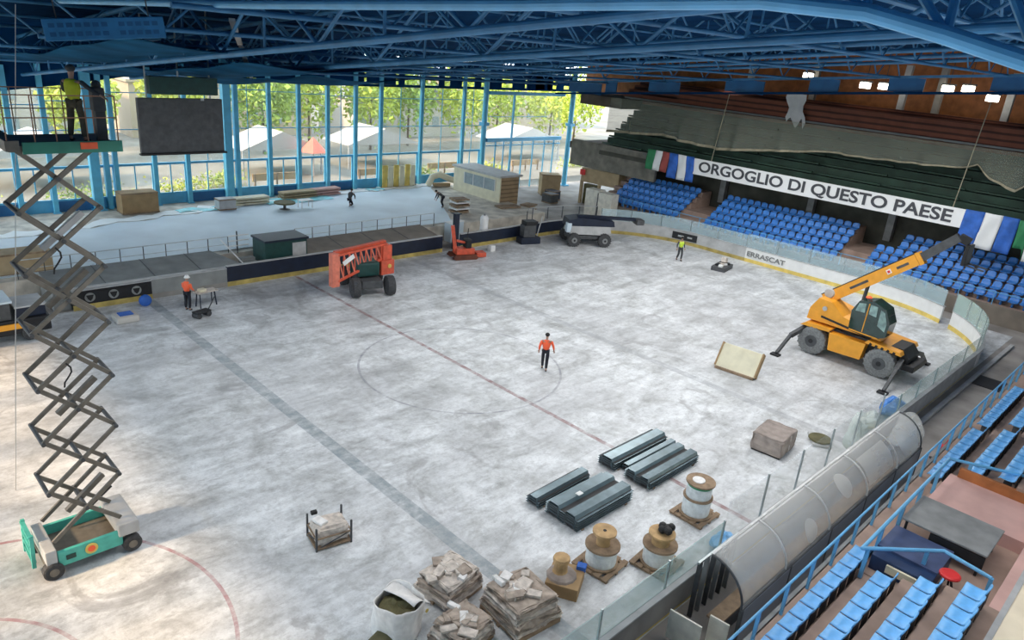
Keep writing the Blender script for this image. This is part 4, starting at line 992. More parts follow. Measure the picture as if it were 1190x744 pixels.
# chassis turned so that its end faces the camera
ch_ = Matrix.Rotation(-.75, 4, 'Z')
def rb(mbs): return mbs.xf(ch_)
for (x, y) in ((-1.0, -.75), (-1.0, .75), (1.0, -.75), (1.0, .75)):
    # wheels roll along the chassis' y axis
    M = MB().lathe((y*1.3, x*1.15, .56), [(.36, -.24), (.54, -.2), (.56, 0), (.54, .2), (.36, .24)], 24, 'X').xf(Matrix.Rotation(-.28, 4, 'Z'))
    k = M.build('wheel', 'tyre', rl)
    MB().lathe((y*1.3-(.24 if y > 0 else -.24)*-1, x*1.15, .56), [(.17, -.03), (.17, .03)], 14, 'X').xf(Matrix.Rotation(-.28, 4, 'Z')).build('wheel_hub', 'dgrey', k)
MB().bb(-.6, .6, -1.15, 1.15, .4, .85, .05).xf(Matrix.Rotation(-.28, 4, 'Z')).build('chassis', 'dgrey', rl)
MB().bb(-.75, .55, -.6, .8, .95, 1.75, .12).xf(Matrix.Rotation(-.2, 4, 'Z')).build('counterweight', 'green_dark', rl)
MB().bb(.75, 1.65, -.35, .8, .8, 1.65, .05).build('engine_cover', 'red', rl)
MB().lathe((1.3, -.37, 1.3), [(.12, -.02), (.12, .02)], 14, 'Y').build('round_sticker', 'yellow', rl)
MB().bb(-2.55, -2.1, -.65, -.25, .7, 2.55, .03).build('upright_mast', 'red_pale', rl)
def lat(a, b, a2, b2, n, m='red'):
    a, b, a2, b2 = map(Vector, (a, b, a2, b2))
    o = MB().bar(a, b, .12).bar(a2, b2, .12).build('boom_section', m, rl)
    for k in range(n):
        p = a.lerp(b, k/n); q = a2.lerp(b2, (k+1)/n); MB().bar(p, q, .06).build('lattice_brace', 'red_pale', o)
        if k: MB().bar(p, a2.lerp(b2, k/n), .05).build('lattice_brace', m, o)
lat((-2.2, -.6, 2.45), (1.25, -.1, 2.55), (-2.2, -.6, 1.0), (1.25, -.1, 1.8), 9)
MB().bar((-2.2, -.3, 2.5), (1.3, .2, 2.6), .28, .2).build('upper_boom', 'red', rl)
MB().bar((-1.9, -.66, 1.95), (-1.2, -.6, 2.3), .03, .25).build('white_marking', 'white', rl)
MB().bb(.9, 1.5, -.3, .3, 1.65, 2.5, .04).build('knuckle', 'red', rl)

# ------------------------------------------------------------------ dark blue boom lift at the far corner
bl = thing('boom_lift', 'grey and dark blue boom lift with four black wheels at the far corner', 'boom lift', (22.4, 11.9, 0), rz=-.55)
for x in (-1.2, 1.2):
    for y in (-1.0, 1.0): wheel(bl, x, y, .5, .36, 'tyre', 'grey')
MB().bb(-1.5, 1.5, -.75, .75, .5, .8, .05).build('chassis', 'dgrey', bl)
MB().prism([(-1.5, .9), (-1.4, 1.5), (1.6, 1.5), (1.75, 1.0), (1.5, .85)], 1.7, 'Y', -.85).build('body', 'lgrey', bl)
MB().prism([(-1.7, 1.4), (-1.6, 1.95), (-.6, 2.1), (1.9, 1.9), (2.0, 1.5)], 1.5, 'Y', -.75).build('cover', 'navy', bl)
MB().bb(-1.75, -1.4, -.8, -.3, 1.0, 1.7, .04).build('pale_end', 'sheet', bl)
MB().bar((-.8, .0, 2.1), (3.9, .1, 1.95), .28, .22).build('boom', 'navy', bl)
MB().bb(3.9, 4.5, -.4, .5, 1.6, 2.0, .04).build('basket', 'dgrey', bl)

# small orange machine at the gap in the boards
om = thing('mini_crane', 'small orange-red tracked machine at the gap in the far boards', 'machine', (11.4, 13.3, 0), rz=-.3)
for s_ in (-1, 1): MB().prism([(-.9, .12), (-.75, .32), (.75, .32), (.9, .12), (.75, 0), (-.75, 0)], .28, 'Y', s_*.5-.14).build('track', 'redwood', om)
MB().bb(-.6, .7, -.4, .4, .3, .7, .04).build('body', 'red', om); MB().bb(.1, .5, -.3, .35, .7, 1.3, .06).build('engine_block', 'black', om)
MB().bar((-.55, 0, .5), (-.8, .1, 2.2), .28, .24).build('mast', 'red', om); MB().bar((-.5, 0, 1.2), (.3, 0, 1.0), .14).build('stay', 'red', om)
MB().bb(.9, 1.6, -.35, .35, .05, .35, .03).build('counter_foot', 'red', om); MB().bar((.4, .3, 1.2), (.5, .4, 1.9), .05).build('lever', 'black', om)

# vehicle cut by left edge
zv = thing('ice_resurfacer', 'dark machine with windows and an orange stripe at the left edge, behind the lift', 'vehicle', (-15.0, 13.2, 0), rz=0)
MB().bb(-2.4, 2.0, -.9, .9, .35, 1.0, .06).build('lower_body', 'black', zv)
MB().bb(-2.42, 1.0, -.96, -.88, .62, .86).build('orange_stripe', 'crane', zv)
MB().bb(-2.2, .6, -.8, .8, 1.0, 1.75, .05).build('cab_body', 'dgrey', zv); MB().bb(-2.3, .7, -.85, .85, 1.75, 1.85, .02).build('roof', 'sheet', zv)
for x in (-1.5, -.3): MB().bb(x-.5, x+.5, -.84, -.79, 1.15, 1.65).build('side_window', 'cabwin', zv)
MB().bb(.8, 1.9, -.7, .7, 1.0, 1.45, .05).build('front_tank', 'navy', zv); MB().bb(.75, 1.95, -.75, .75, 1.45, 1.52).build('tank_lid', 'lgrey', zv)
for x in (-1.5, 1.2):
    for y in (-.85, .85): MB().lathe((x, y, .36), [(.3, -.12), (.36, 0), (.3, .12)], 18, 'Y').build('wheel', 'tyre', zv)

# ------------------------------------------------------------------ loads on the ice
def deck_bundle(label, loc, L_, W_, Hh, nrib, rz=0, lamp=False):
    t = thing('steel_deck_bundle', label, 'steel sheets', loc, rz, 'bundles of steel decking')
    n = max(1, int(Hh/.09))
    MB().bb(-L_/2+.03, L_/2-.03, -W_/2*.9, W_/2*.9, .08, Hh*.86).build('end_shade_filler', 'black', t)  # black filler stands in for the shade inside the open sheet ends
    MB().bb(-L_/2+.25, -L_/2+.35, -W_/2, W_/2, 0, .08).build('bearer', 'oldwood', t); MB().bb(L_/2-.35, L_/2-.25, -W_/2, W_/2, 0, .08).build('bearer', 'oldwood', t)
    for i in range(n):
        poly = []; w = W_/nrib; z = .08+i*(Hh-.08)/n; h = (Hh-.08)/n*.9+.05
        for k in range(nrib):
            y = -W_/2+k*w; poly += [(y, z), (y+w*.14, z), (y+w*.24, z+h), (y+w*.72, z+h), (y+w*.82, z), (y+w, z)]
        poly2 = poly+[(p[0], p[1]+.012) for p in reversed(poly)]
        off = random.uniform(-.02, .02)
        M = MB()
        a = [M.bm.verts.new((-L_/2+off, *p)) for p in poly]; b = [M.bm.verts.new((L_/2+off, *p)) for p in poly]
        for q in range(len(poly)-1):
            if (a[q].co-a[q+1].co).length > 1e-4: M.bm.faces.new((a[q], a[q+1], b[q+1], b[q]))
        o = M.build('steel_sheet', 'galv', t, solid=.012)
    return t
deck_bundle('broad bundle of galvanised steel decking with a white tag, left group', (-3.6, -10.6, 0), 2.75, 1.35, .5, 2)
kk = S.objects[-1]
tag(MB().box((-4.0, -10.45, .60), (.22, .16, .02)).build('paper_tag', 'white'), 'white paper tag on the broad steel decking bundle', 'tag')
deck_bundle('narrow bundle of steel decking leaning beside the broad one, left group', (-3.75, -9.42, 0), 2.6, .55, .34, 1, .03)
deck_bundle('narrow dark ended steel decking bundle, upper left of the right group', (.25, -9.45, 0), 3.2, .75, .42, 1)
deck_bundle('wide shiny steel decking bundle, nearer the white cable drums', (.2, -10.75, 0), 3.0, 1.1, .38, 2)
deck_bundle('flat middle steel decking bundle between the two of the right group', (.5, -10.0, 0), 2.9, .4, .25, 1)

def drum(label, loc, spec, pallet=True, rz=0):
    t = thing('cable_drum', label, 'cable drum', (*loc, 0), rz)
    z = 0
    if pallet:
        for k in range(5): MB().bb(-.6, .6, -.58+k*.25, -.42+k*.25, .08, .11).build('pallet_board', 'oldwood', t)
        for k in range(3): MB().bb(-.55+k*.5, -.45+k*.5, -.58, .58, 0, .08).build('pallet_bearer', 'oldwood', t)
        z = .11
    for (kind, r, h, m) in spec:
        if kind == 'flange': MB().lathe((0, 0, z), [(r, 0), (r, h)], 28).build('flange', m, t)
        elif kind == 'coil': MB().lathe((0, 0, z), [(r*.98, 0), (r, h*.1), (r, h*.3), (r*.985, h*.33), (r, h*.36), (r, h*.64), (r*.985, h*.67), (r, h*.7), (r, h*.95), (r*.98, h)], 28).build('cable_coil', m, t)
        elif kind == 'core': MB().lathe((0, 0, z), [(r, 0), (r, h)], 20).build('drum_core', m, t)
        z += h
    return t, z
t, z = drum('tall cable drum with two white coils and a green band, near the shelter', (-1.17, -12.98), [('flange', .52, .05, 'oldwood'), ('coil', .44, .55, 'wire_white'), ('flange', .47, .05, 'oldwood'), ('coil', .40, .38, 'wire_white'), ('coil', .40, .10, 'wire_green'), ('flange', .46, .05, 'oldwood')])
MB().lathe((-.05, .05, z), [(.2, 0), (.2, .03)], 16).build('label_disc', 'paper', t)
t, z = drum('white cable drum with a small empty wooden reel on top, middle of three', (-5.5, -12.61), [('flange', .50, .05, 'oldwood'), ('coil', .44, .52, 'wire_white'), ('flange', .50, .06, 'oldwood'), ('core', .2, .38, 'wood'), ('flange', .34, .06, 'wood')], rz=.1)
MB().lathe((0, 0, z), [(.05, 0), (.05, .01)], 10).build('axle_hole', 'black', t)
t, z = drum('white cable drum with a wooden reel and a black coil on top', (-4.15, -13.62), [('flange', .50, .05, 'oldwood'), ('coil', .44, .52, 'wire_white'), ('flange', .50, .06, 'oldwood'), ('core', .26, .30, 'wood'), ('flange', .38, .06, 'wood')], rz=.1)
M = MB()
for k in range(7): M.ball((.12*math.cos(k)+.06, -.06+.14*math.sin(k*1.7), z+.08+.03*k % .1), .12, 6)
M.build('black_cable', 'black', t)
t = thing('cardboard_reel_pile', 'brown wrapped carton with an upright wooden spool, left of the cable drums', 'carton', (-6.95, -12.55, 0), rz=.5)
MB().bb(-.5, .5, -.45, .45, 0, .38, .02).build('carton', 'box_brown', t)
for v_ in [0]: MB().ball((-.05, .1, .38), .42, 8, (1, 1, .35)).build('wrapping_film', 'taupe', t)
MB().lathe((-.05, .15, .45), [(.24, 0), (.19, .1), (.18, .35), (.24, .42), (.22, .5), (.12, .52)], 12).build('spool', 'wood', t)
MB().box((.42, -.35, .42), (.22, .25, .15)).build('blue_pouch', 'flag_b', t)

def rubble_pallet(label, loc, sx, sy, h, seed, rz=0, crate=False, ms=('stone', 'stone2', 'paper')):
    R = random.Random(seed); t = thing('wrapped_pallet', label, 'pallet', loc, rz)
    for k in range(3): MB().bb(-sx/2, sx/2, -sy/2+k*(sy-.1)/2, -sy/2+.1+k*(sy-.1)/2, 0, .09).build('pallet_bearer', 'oldwood', t)
    MB().bb(-sx/2, sx/2, -sy/2, sy/2, .09, .12).build('pallet_deck', 'oldwood', t)
    nl = max(1, int(h/.16))
    for l in range(nl):
        k = 1-.22*l/nl; z = .12+l*h/nl
        M = MB(); M.box((R.uniform(-.03, .03), R.uniform(-.03, .03), z+h/nl/2), (sx*k*.98, sy*k*.98, h/nl*.92), bev=.03)
        bmesh.ops.subdivide_edges(M.bm, edges=M.bm.edges[:], cuts=2, use_grid_fill=True)
        for v in M.bm.verts: v.co += Vector((R.uniform(-.07, .07), R.uniform(-.07, .07), R.uniform(-.035, .035)))
        M.build('stacked_layer', ms[l % 2], t)
    for i in range(16):
        a = R.uniform(0, 6.28); r = R.uniform(0, .46)
        M = MB().box((sx*r*math.cos(a), sy*r*math.sin(a), .14+h+R.uniform(0, .04)), (R.uniform(.14, .45), R.uniform(.12, .35), R.uniform(.05, .12)), rz=R.uniform(0, 3), bev=.015)
        for v in M.bm.verts: v.co.z += R.uniform(-.02, .03)
        M.build('top_piece', [ms[0], ms[1], 'paper', ms[0], ms[0]][i % 5], t)
    return t
rubble_pallet('wrapped pallet of flat stone packs, furthest of the front pallets', (-9.5, -10.75, 0), 1.35, 1.15, .55, 1, .15)
rubble_pallet('largest pallet of layered stone packs, beside the brown carton', (-8.65, -12.55, 0), 1.45, 1.5, .72, 2, -.1)
rubble_pallet('pallet heaped with white topped packs at the bottom edge of the picture', (-10.35, -12.25, 0), 1.25, 1.0, .5, 3, .1, ms=('stone2', 'stone', 'paper'))
# big bag
bgt = thing('bulk_bag', 'open white bulk bag full of rubble at the bottom edge', 'bag', (-11.35, -11.0, 0), rz=.2)
def bag(u, v):
    a = u*2*PI; sq = 1/max(abs(math.cos(a)), abs(math.sin(a))); r = .52*lerp(1, sq, .55)*(1+.06*math.sin(v*5+a*3)+.03*math.sin(a*7))
    z = v*.95+(.07*math.sin(a*2+1) if v > .8 else 0); return Vector((r*math.cos(a), r*math.sin(a), z))
MB().grid(bag, 28, 10).build('bag_wall', 'paper', bgt, smooth=True, solid=.02)
M = MB().ball((0, 0, .70), .46, 10, (1, 1, .35)); 
for v in M.bm.verts: v.co += Vector((random.uniform(-.04, .04), random.uniform(-.04, .04), random.uniform(-.05, .05)))
M.build('rubble', 'olive', bgt)
MB().grid(lambda u, v: Vector((lerp(.0, .62, u), lerp(-.5, .5, v), .98+.06*math.sin(u*5+v*4)-.25*u*u)), 8, 8).build('folded_flap', 'paper', bgt, smooth=True, solid=.02)
MB().lathe((.35, -.62, .7), [(.05, -.01), (.05, .01)], 10, 'Y').build('yellow_mark', 'yellow', bgt)
gm = thing('gravel_sack', 'dark mesh sack lying beside the white bulk bag', 'sack', (-12.1, -11.25, 0), rz=.3)
MB().box((0, 0, .14), (.8, .5, .28), bev=.1).build('sack', 'olive', gm); MB().bb(-.3, .3, -.27, -.24, .05, .22).build('seam', 'dgrey', gm)
# crate with bag left
ct = thing('mesh_crate', 'open mesh crate filled with white bags, alone on the ice', 'crate', (-10.84, -7.0, 0), rz=-.2)
for x in (-.5, .5):
    for y in (-.4, .4): MB().bar((x, y, 0), (x, y, .75), .05).build('corner_post', 'dgrey', ct)
MB().bb(-.52, .52, -.42, .42, .06, .1).build('base', 'oldwood', ct)
for a, b in (((-.5, -.4), (.5, -.4)), ((.5, -.4), (.5, .4)), ((.5, .4), (-.5, .4)), ((-.5, .4), (-.5, -.4))):
    for z in (.06, .4): MB().bar((*a, z), (*b, z), .035).build('side_bar', 'oldwood', ct)
    MB().bar((*a, .06), (*b, .4), .025).build('side_brace', 'dgrey', ct)
M = MB().box((0, 0, .36), (.92, .72, .5), bev=.12); bmesh.ops.subdivide_edges(M.bm, edges=M.bm.edges[:], cuts=1, use_grid_fill=True)
for v in M.bm.verts: v.co += Vector((random.uniform(-.03, .03), random.uniform(-.03, .03), random.uniform(-.04, .04)))
M.build('bag', 'stone', ct)
MB().box((-.25, .05, .66), (.25, .4, .08), rz=.4, bev=.02).build('white_bag', 'paper', ct); MB().box((-.3, .42, .72), (.18, .12, .1), bev=.02).build('black_grip', 'black', ct)
# taupe covered block
tb = thing('covered_stack', 'taupe plastic covered block on the ice left of the shelter end', 'covered load', (5.1, -12.45, 0), rz=.1)
M = MB().box((0, 0, .42), (1.5, 1.2, .7), bev=.08); bmesh.ops.subdivide_edges(M.bm, edges=M.bm.edges[:], cuts=2, use_grid_fill=True)
for v in M.bm.verts: v.co += Vector((random.uniform(-.03, .03), random.uniform(-.03, .03), random.uniform(-.02, .02)))
M.build('cover', 'taupe', tb); MB().bb(-.7, .7, -.55, .55, 0, .1).build('pallet', 'black', tb); MB().bar((0, -.61, .1), (0, -.61, .78), .02, .02).build('strap', 'paper', tb)
dk = thing('board_offcut', 'flat brown board lying on the ice beside the near boards', 'board', (7.2, -13.4, 0), rz=.6)
MB().lathe((0, 0, .1), [(.42, 0), (.45, .04), (.42, .08)], 20).build('reel_disc', 'olive', dk); MB().bb(-.5, .6, -.35, .35, 0, .1, .01).build('bearer', 'lgrey', dk)
# white panels with wooden frame standing
wp = thing('insulation_pack', 'pack of cream insulation panels tilted on the ice before the crane', 'panels', (10.45, -7.85, 0), rz=-1.45)
rot = Matrix.Rotation(math.radians(-32), 4, 'X')
for k in range(4): MB().box((0, .1+.07*k, .58), (1.95, .06, 1.15), rot=rot).build('panel', 'cream' if k < 3 else 'white', wp)
for x in (-.88, .88): MB().box((x*1.12, .2, .58), (.07, .34, 1.2), rot=rot).build('edge_frame', 'box_brown', wp)
MB().box((0, -.25, .06), (1.9, .12, .12)).build('foot_beam', 'oldwood', wp); MB().box((.2, .75, .25), (.6, .4, .5), bev=.06).build('white_sack', 'paper', wp)
# scrap crate near end boards
sp = thing('scrap_crate', 'low crate of dark and white scraps near the end boards', 'crate', (26.3, 2.3, 0), rz=.2)
MB().bb(-.9, .9, -.5, .5, 0, .3, .03).build('crate', 'dgrey', sp)
for i in range(6): MB().box((-.6+.24*i, random.uniform(-.2, .2), .36), (.3, .4, .14), rz=random.uniform(0, 3), bev=.02).build('scrap', ['white', 'black', 'stone'][i % 3], sp)
MB().box((.3, .0, .6), (.5, .35, .35), rot=Matrix.Rotation(.3, 4, 'Y'), bev=.04).build('bin', 'stone', sp)
# blue-white box near the far boards, and blue ball
tb2 = thing('goal_base', 'low pale rounded box with blue contents by the black far boards', 'box', (-9.95, 12.6, 0), rz=.0)
MB().box((0, 0, .18), (1.0, .9, .34), bev=.12).build('tub', 'bwhite', tb2); MB().box((0, 0, .36), (.6, .5, .06), bev=.02).build('blue_insert', 'flag_b', tb2)
tag(MB().ball((-8.55, 14.1, .3), .3, 10, (1, .8, 1)).build('blue_sack', 'flag_b', smooth=True), 'small blue sack against the far boards', 'sack')
wt = thing('workbench', 'small trestle workbench beside the worker in the white hard hat', 'workbench', (-6.1, 12.75, 0), rz=.2)
MB().box((0, 0, .78), (1.1, .5, .05)).build('top', 'stone', wt)
for x in (-.45, .45):
    for y in (-.2, .2): MB().bar((x, y, 0), (x*.9, y*.6, .76), .05).build('leg', 'navy', wt)
MB().box((-.2, 0, .87), (.35, .3, .14), bev=.03).build('cut_stones', 'cream', wt)
tc2 = thing('hand_cart', 'small dark hand cart at the feet of the worker in the white hard hat', 'cart', (-6.9, 11.35, 0), rz=.3)
MB().box((0, 0, .28), (.8, .4, .08)).build('bed', 'black', tc2)
for x in (-.28, .28): MB().lathe((x, 0, .14), [(.14, -.2), (.14, .2)], 14, 'Y').build('wheel', 'tyre', tc2)
MB().bar((.4, 0, .3), (.8, 0, .85), .04).build('handle', 'dgrey', tc2)
tag(MB().box((14.3, 13.6, .22), (.42, .42, .44), bev=.05).build('white_bucket', 'white'), 'small white block on the ice before the far corner boards', 'block')
t = thing('water_heater', 'upright white cylinder standing by the far corner boards', 'tank', (15.2, 15.5, 0)); MB().lathe((0, 0, 0), [(.28, 0), (.3, .1), (.3, 1.9), (.2, 2.05)], 18).build('tank', 'white', t, smooth=False); MB().lathe((0, 0, 2.05), [(.08, 0), (.08, .1)], 10).build('cap', 'grey', t)
t = thing('blue_post', 'short dark blue steel post at the gap in the far boards', 'post', (12.3, 15.2, 0)); MB().bar((0, 0, 0), (0, 0, 2.5), .32).build('shaft', 'navy', t); MB().box((0, 0, 2.52), (.5, .5, .06)).build('cap', 'navy', t)
# corner bench clutter
t = thing('dark_machine', 'dark machine with a blue base at the far corner, left of the blue boom lift', 'machine', (18.4, 14.0, 0), rz=-.3)
MB().bb(-.8, .8, -.45, .45, 0, .5, .05).build('base', 'navy', t); MB().bb(-.6, .4, -.35, .35, .5, 1.4, .05).build('block', 'dgrey', t); MB().bb(-.5, .5, -.4, .4, 1.4, 1.7, .04).build('top', 'black', t); MB().bar((.7, 0, .5), (1.2, .3, 1.9), .07).build('lever', 'lgrey', t)
railing('corner_railing', 'pale handrail curving along the dark blue corner boards', [(19.5, 15.4), (20.4, 16.1), (24.2, 15.6), (26.5, 14.3)], 2.0, 1.05, 'lgrey', 'dgrey', 5, .035)
MBs = [(13.4, 17.0, 'white box on the corner bench left of the white tank'), (14.2, 17.3, 'second white box on the corner bench nearest the tank')]
for x, y, lb in MBs:
    t = thing('white_box', lb, 'box', (x, y, 0), rz=.1); MB().bb(-.35, .35, -.35, .35, 0, 1.35, .03).build('body', 'sheet', t); MB().bb(-.37, .37, -.37, .37, 1.35, 1.4).build('lid', 'white', t)
for i, (x, y, z) in enumerate([(17.2, 20.6, 1.0), (22.3, 20.4, 0), (24.6, 20.2, 0)]):
    t = thing('timber_stack', ['stack of boards on the terrace edge beside the blue post', 'loose stack of timber in front of the site cabin', 'stack of pallets at the right of the site cabin'][i], 'timber', (x, y, z), rz=[-.1, -.2, .2][i])
    for k in range(5): MB().box((random.uniform(-.1, .1), 0, .12+.24*k), (2.0 if i == 1 else 1.3, 1.0, .1), rz=random.uniform(-.1, .1)).build('board', ['white', 'ply', 'ply'][i] if k % 2 else 'oldwood', t)
    for k in range(4): MB().box((-.5 if k % 2 else .5, 0, .24*k+.25), (.1, .9, .12)).build('batten', 'oldwood', t)

# site cabin
sc2 = thing('site_cabin', 'cream site cabin with a long window and brown end wall by the terrace', 'cabin', (22.9, 25.0, 0), rz=0)
MB().bb(-.0, 2.2, -2.9, 3.0, .5, 3.1).build('brown_wall', 'siding', sc2); MB().bb(-.12, .0, -3.0, 3.1, .55, 3.15).build('cream_front', 'cream', sc2)
MB().bb(-.3, 2.4, -3.1, 3.2, 3.12, 3.28).build('roof', 'lgrey', sc2); MB().bb(-.16, -.11, -2.4, 1.6, 1.9, 2.85).build('window', 'bwin', sc2)
for y in (-2.4, -1.0, .4, 1.6): MB().bar((-.17, y, 1.9), (-.17, y, 2.85), .06).build('window_frame', 'white', sc2)
for y in (-2.5, 0, 2.6): MB().bb(.1, 2.0, y, y+.4, 0, .5).build('footing', 'oldwood', sc2)
def crate(label, loc, d, m, rz=0, name='wooden_crate', ex='oldwood'):
    t = thing(name, label, 'crate', loc, rz); MB().box((0, 0, d[2]/2), d, bev=.02).build('body', m, t)
    for z in (.06, d[2]-.06): MB().box((0, 0, z), (d[0]+.04, d[1]+.04, .08)).build('batten', ex, t)
    return t
crate('brown plywood crate in front of the glazed corner', (34.0, 26.6, 0), (1.9, 1.5, 2.1), 'ply', -.6)
crate('brown crate at the left of the terrace beside the twin blue column', (-3.6, 29.6, 1.0), (2.3, 1.2, 1.4), 'box_brown')
crate('small grey crate at the far edge of the terrace', (1.7, 28.0, 1.05), (1.2, .8, .8), 'lgrey')
crate('tan covered stack on the terrace at the far left edge', (-12.6, 19.2, 1.0), (2.6, 1.2, 1.1), 'ply', 0, 'covered_stack')
for i, (x, y, w_) in enumerate([(4.0, 28.9, 2.6), (8.2, 29.6, 3.0), (10.8, 29.9, 2.4)]):
    t = thing('timber_stack', ['low stack of pale timber left on the terrace', 'middle stack of pale timber under the glass wall', 'stack of reddish timber under the glass wall'][i], 'timber', (x, y, 1.05), rz=.05*i)
    for k in range(3): MB().box((0, 0, .1+.2*k), (w_, .8, .12), rz=random.uniform(-.05, .05)).build('plank', ['cream', 'ply', 'pink'][i], t)
    MB().box((-.6, 0, .1), (.1, .7, .2)).build('batten', 'oldwood', t)
tt = thing('round_table', 'dark round low table on the terrace sheet', 'table', (5.4, 26.4, 1.05)); MB().lathe((0, 0, .45), [(.75, 0), (.75, .1)], 24).build('tabletop', 'olive', tt); MB().lathe((0, 0, 0), [(.45, 0), (.1, .1), (.1, .45)], 14).build('pedestal', 'dgrey', tt); 
tt = thing('white_table', 'small white table beside the dark round table on the terrace', 'table', (7.0, 26.3, 1.05)); MB().box((0, 0, .6), (1.0, .7, .05)).build('tabletop', 'white', tt)
for x in (-.42, .42):
    for y in (-.28, .28): MB().bar((x, y, 0), (x, y, .6), .05).build('leg', 'white', tt)
yp = thing('yellow_fence', 'row of pale yellow upright panels under the glass wall', 'panels', (18.6, 30.6, 1.0))
for k in range(6): MB().bb(-1.8+.6*k, -1.28+.6*k, -.05, .02, .1, 2.0-.1*(k % 2)).build('panel', 'cream' if k % 2 else 'yellow', yp)
MB().bb(-1.9, 1.9, .02, .1, .0, .15).build('base_rail', 'oldwood', yp)
yd = thing('yellow_chute', 'pale yellow arched chute at the end of the terrace beside the cabin', 'chute', (22.6, 29.6, 1.0), rz=-.3)
MB().pipe([Vector((-1.3, 0, .1)), Vector((-.9, 0, .9)), Vector((-.2, 0, 1.1)), Vector((.8, -.3, .7)), Vector((1.8, -.6, .5))], .28, 12).build('tube', 'cream', yd); MB().box((0, -.1, .2), (1.6, .3, .3)).build('support', 'ply', yd)
# far corner clutter
t = thing('market_stall', 'brown wooden stall frame with a pale counter below the concrete balcony', 'stall', (34.8, 20.6, 0), rz=.1)
MB().bb(-.6, .6, -2.1, 2.1, 2.1, 3.4).build('header_board', 'ply', t)
for y in (-2.0, 0, 2.0): MB().bar((-.5, y, 0), (-.5, y, 2.2), .25).build('post', 'ply', t)
MB().bb(-.6, .5, -1.8, -.2, 0, 1.4).build('counter', 'cabwin', t); MB().box((-.7, 1.9, 3.0), (.15, .5, .5)).build('red_marker', 'redsign', t); MB().bb(-.4, .2, .4, 1.8, 0, 1.9).build('dark_bay', 'olive', t)
fr = thing('white_container', 'pair of tall white cabinets standing behind the blue boom lift', 'cabinet', (30.85, 17.4, 0), rz=.0)
MB().bb(-.5, .5, -1.5, 0, 0, 2.3, .04).build('cabinet_body', 'bcab', fr); MB().bb(-.5, .5, .04, 1.45, 0, 2.4, .04).build('cabinet_body', 'bcab', fr); MB().bb(-.53, -.5, -.03, .06, .2, 2.2).build('dark_gap', 'dgrey', fr)
for i, x in enumerate([(31.2, 23.8), (32.6, 24.8)]):
    crate(['dark crate at the foot of the far blue column', 'navy crate beside the far blue column'][i], (*x, 0), (1.0, 1.2, .9), ['dgrey', 'navy'][i])

# ------------------------------------------------------------------ outside
tag(MB().bb(-120, 160, 31.6, 200, -1.2, .5).build('street_ground', 'street'), kind=S_)
tag(MB().bb(-120, -30.5, -80, 31.6, -1.2, -.1).build('yard_ground', 'street'), kind=S_)
def building(label, x0, x1, y, h, m, rows, cols, roof=False):
    t = thing('building', label, 'building', ((x0+x1)/2, y, .5)); w = (x1-x0)/2
    MB().bb(-w, w, 0, 9, 0, h).build('wall', m, t)
    if roof: MB().prism([(-w-.5, h), (w+.5, h), (w*.6, h+2.2), (-w*.6, h+2.2)], 10, 'Y', -.5).build('roof', 'grey', t)
    else: MB().bb(-w-.3, w+.3, -.3, 9, h, h+.3).build('roof', 'bcream', t)
    for r in range(rows):
        for c in range(cols):
            x = lerp(-w, w, (c+.5)/cols); z = 1.4+r*3.0
            MB().bb(x-.55, x+.55, -.08, .02, z, z+1.4).build('window', 'bwin', t)
building('long white building across the street at the left', -22, 3, 62, 7.0, 'bwhite', 2, 9)
building('cream building across the street behind the middle windows', 8, 30, 66, 6.0, 'bcream', 2, 7)
building('white building with a grey roof behind the trees', 34, 52, 62, 5.0, 'bwhite', 1, 6, True)
building('cream house behind the right end of the glass wall', 58, 84, 70, 7.0, 'bcream', 2, 7, True)
def tent(label, x, y, w_):
    t = thing('white_canopy', label, 'canopy', (x, y, .5)); MB().prism([(-w_/2, 2.4), (w_/2, 2.4), (0, 4.0)], 5, 'Y', 0).build('canopy_top', 'bwhite', t)
    for sx in (-w_/2+.1, w_/2-.1): MB().bar((sx, 0, 0), (sx, 0, 2.4), .12).build('pole', 'lgrey', t)
tent('white canopy outside behind the middle windows', 13, 41, 8); tent('white canopy outside right of the middle windows', 25, 42, 9); tent('white canopy outside beyond the glazed corner', 46, 41, 10); tent('white canopy outside at the left windows', -6, 41, 9)
def tree(label, x, y, h, r, m, seed):
    R = random.Random(seed); t = thing('tree', label, 'tree', (x, y, .5), group='trees outside the glass wall')
    MB().tube((0, 0, 0), (0, 0, h*.5), .16, .08, 8).build('trunk', 'bark', t)
    M = MB()
    for i in range(1800):
        a = R.uniform(0, 2*PI); q = R.random()**.4*r; z = R.gauss(0, .33)
        k = math.sqrt(max(.05, 1-min(1, abs(z))**2))
        p = Vector((q*k*math.cos(a), q*k*math.sin(a), h*.52+z*h*.45)); s = R.uniform(.25, .6)
        d1 = Vector((R.uniform(-1, 1), R.uniform(-1, 1), R.uniform(-1, 1))).normalized()*s; d2 = Vector((R.uniform(-1, 1), R.uniform(-1, 1), R.uniform(-1, 1))).normalized()*s
        M.bm.faces.new([M.bm.verts.new(p), M.bm.verts.new(p+d1), M.bm.verts.new(p+d1*.6+d2), M.bm.verts.new(p+d2*.8)])
    M.build('crown', m, t)
tl = [(9, 56, 12, 3.2, 'leaf3'), (17, 53, 12, 3.2, 'leaf2'), (23.5, 55, 13, 3.4, 'leaf'), (30.5, 53, 13, 3.4, 'leaf'), (37.5, 55, 13, 3.6, 'leaf2'), (45, 53, 13, 3.7, 'leaf'), (53, 55, 12, 4, 'leaf'), (62, 53, 11, 4, 'leaf3'), (0, 54, 11, 3.2, 'leaf3'), (-9, 53, 10, 3, 'leaf'), (71, 56, 12, 4.5, 'leaf')]
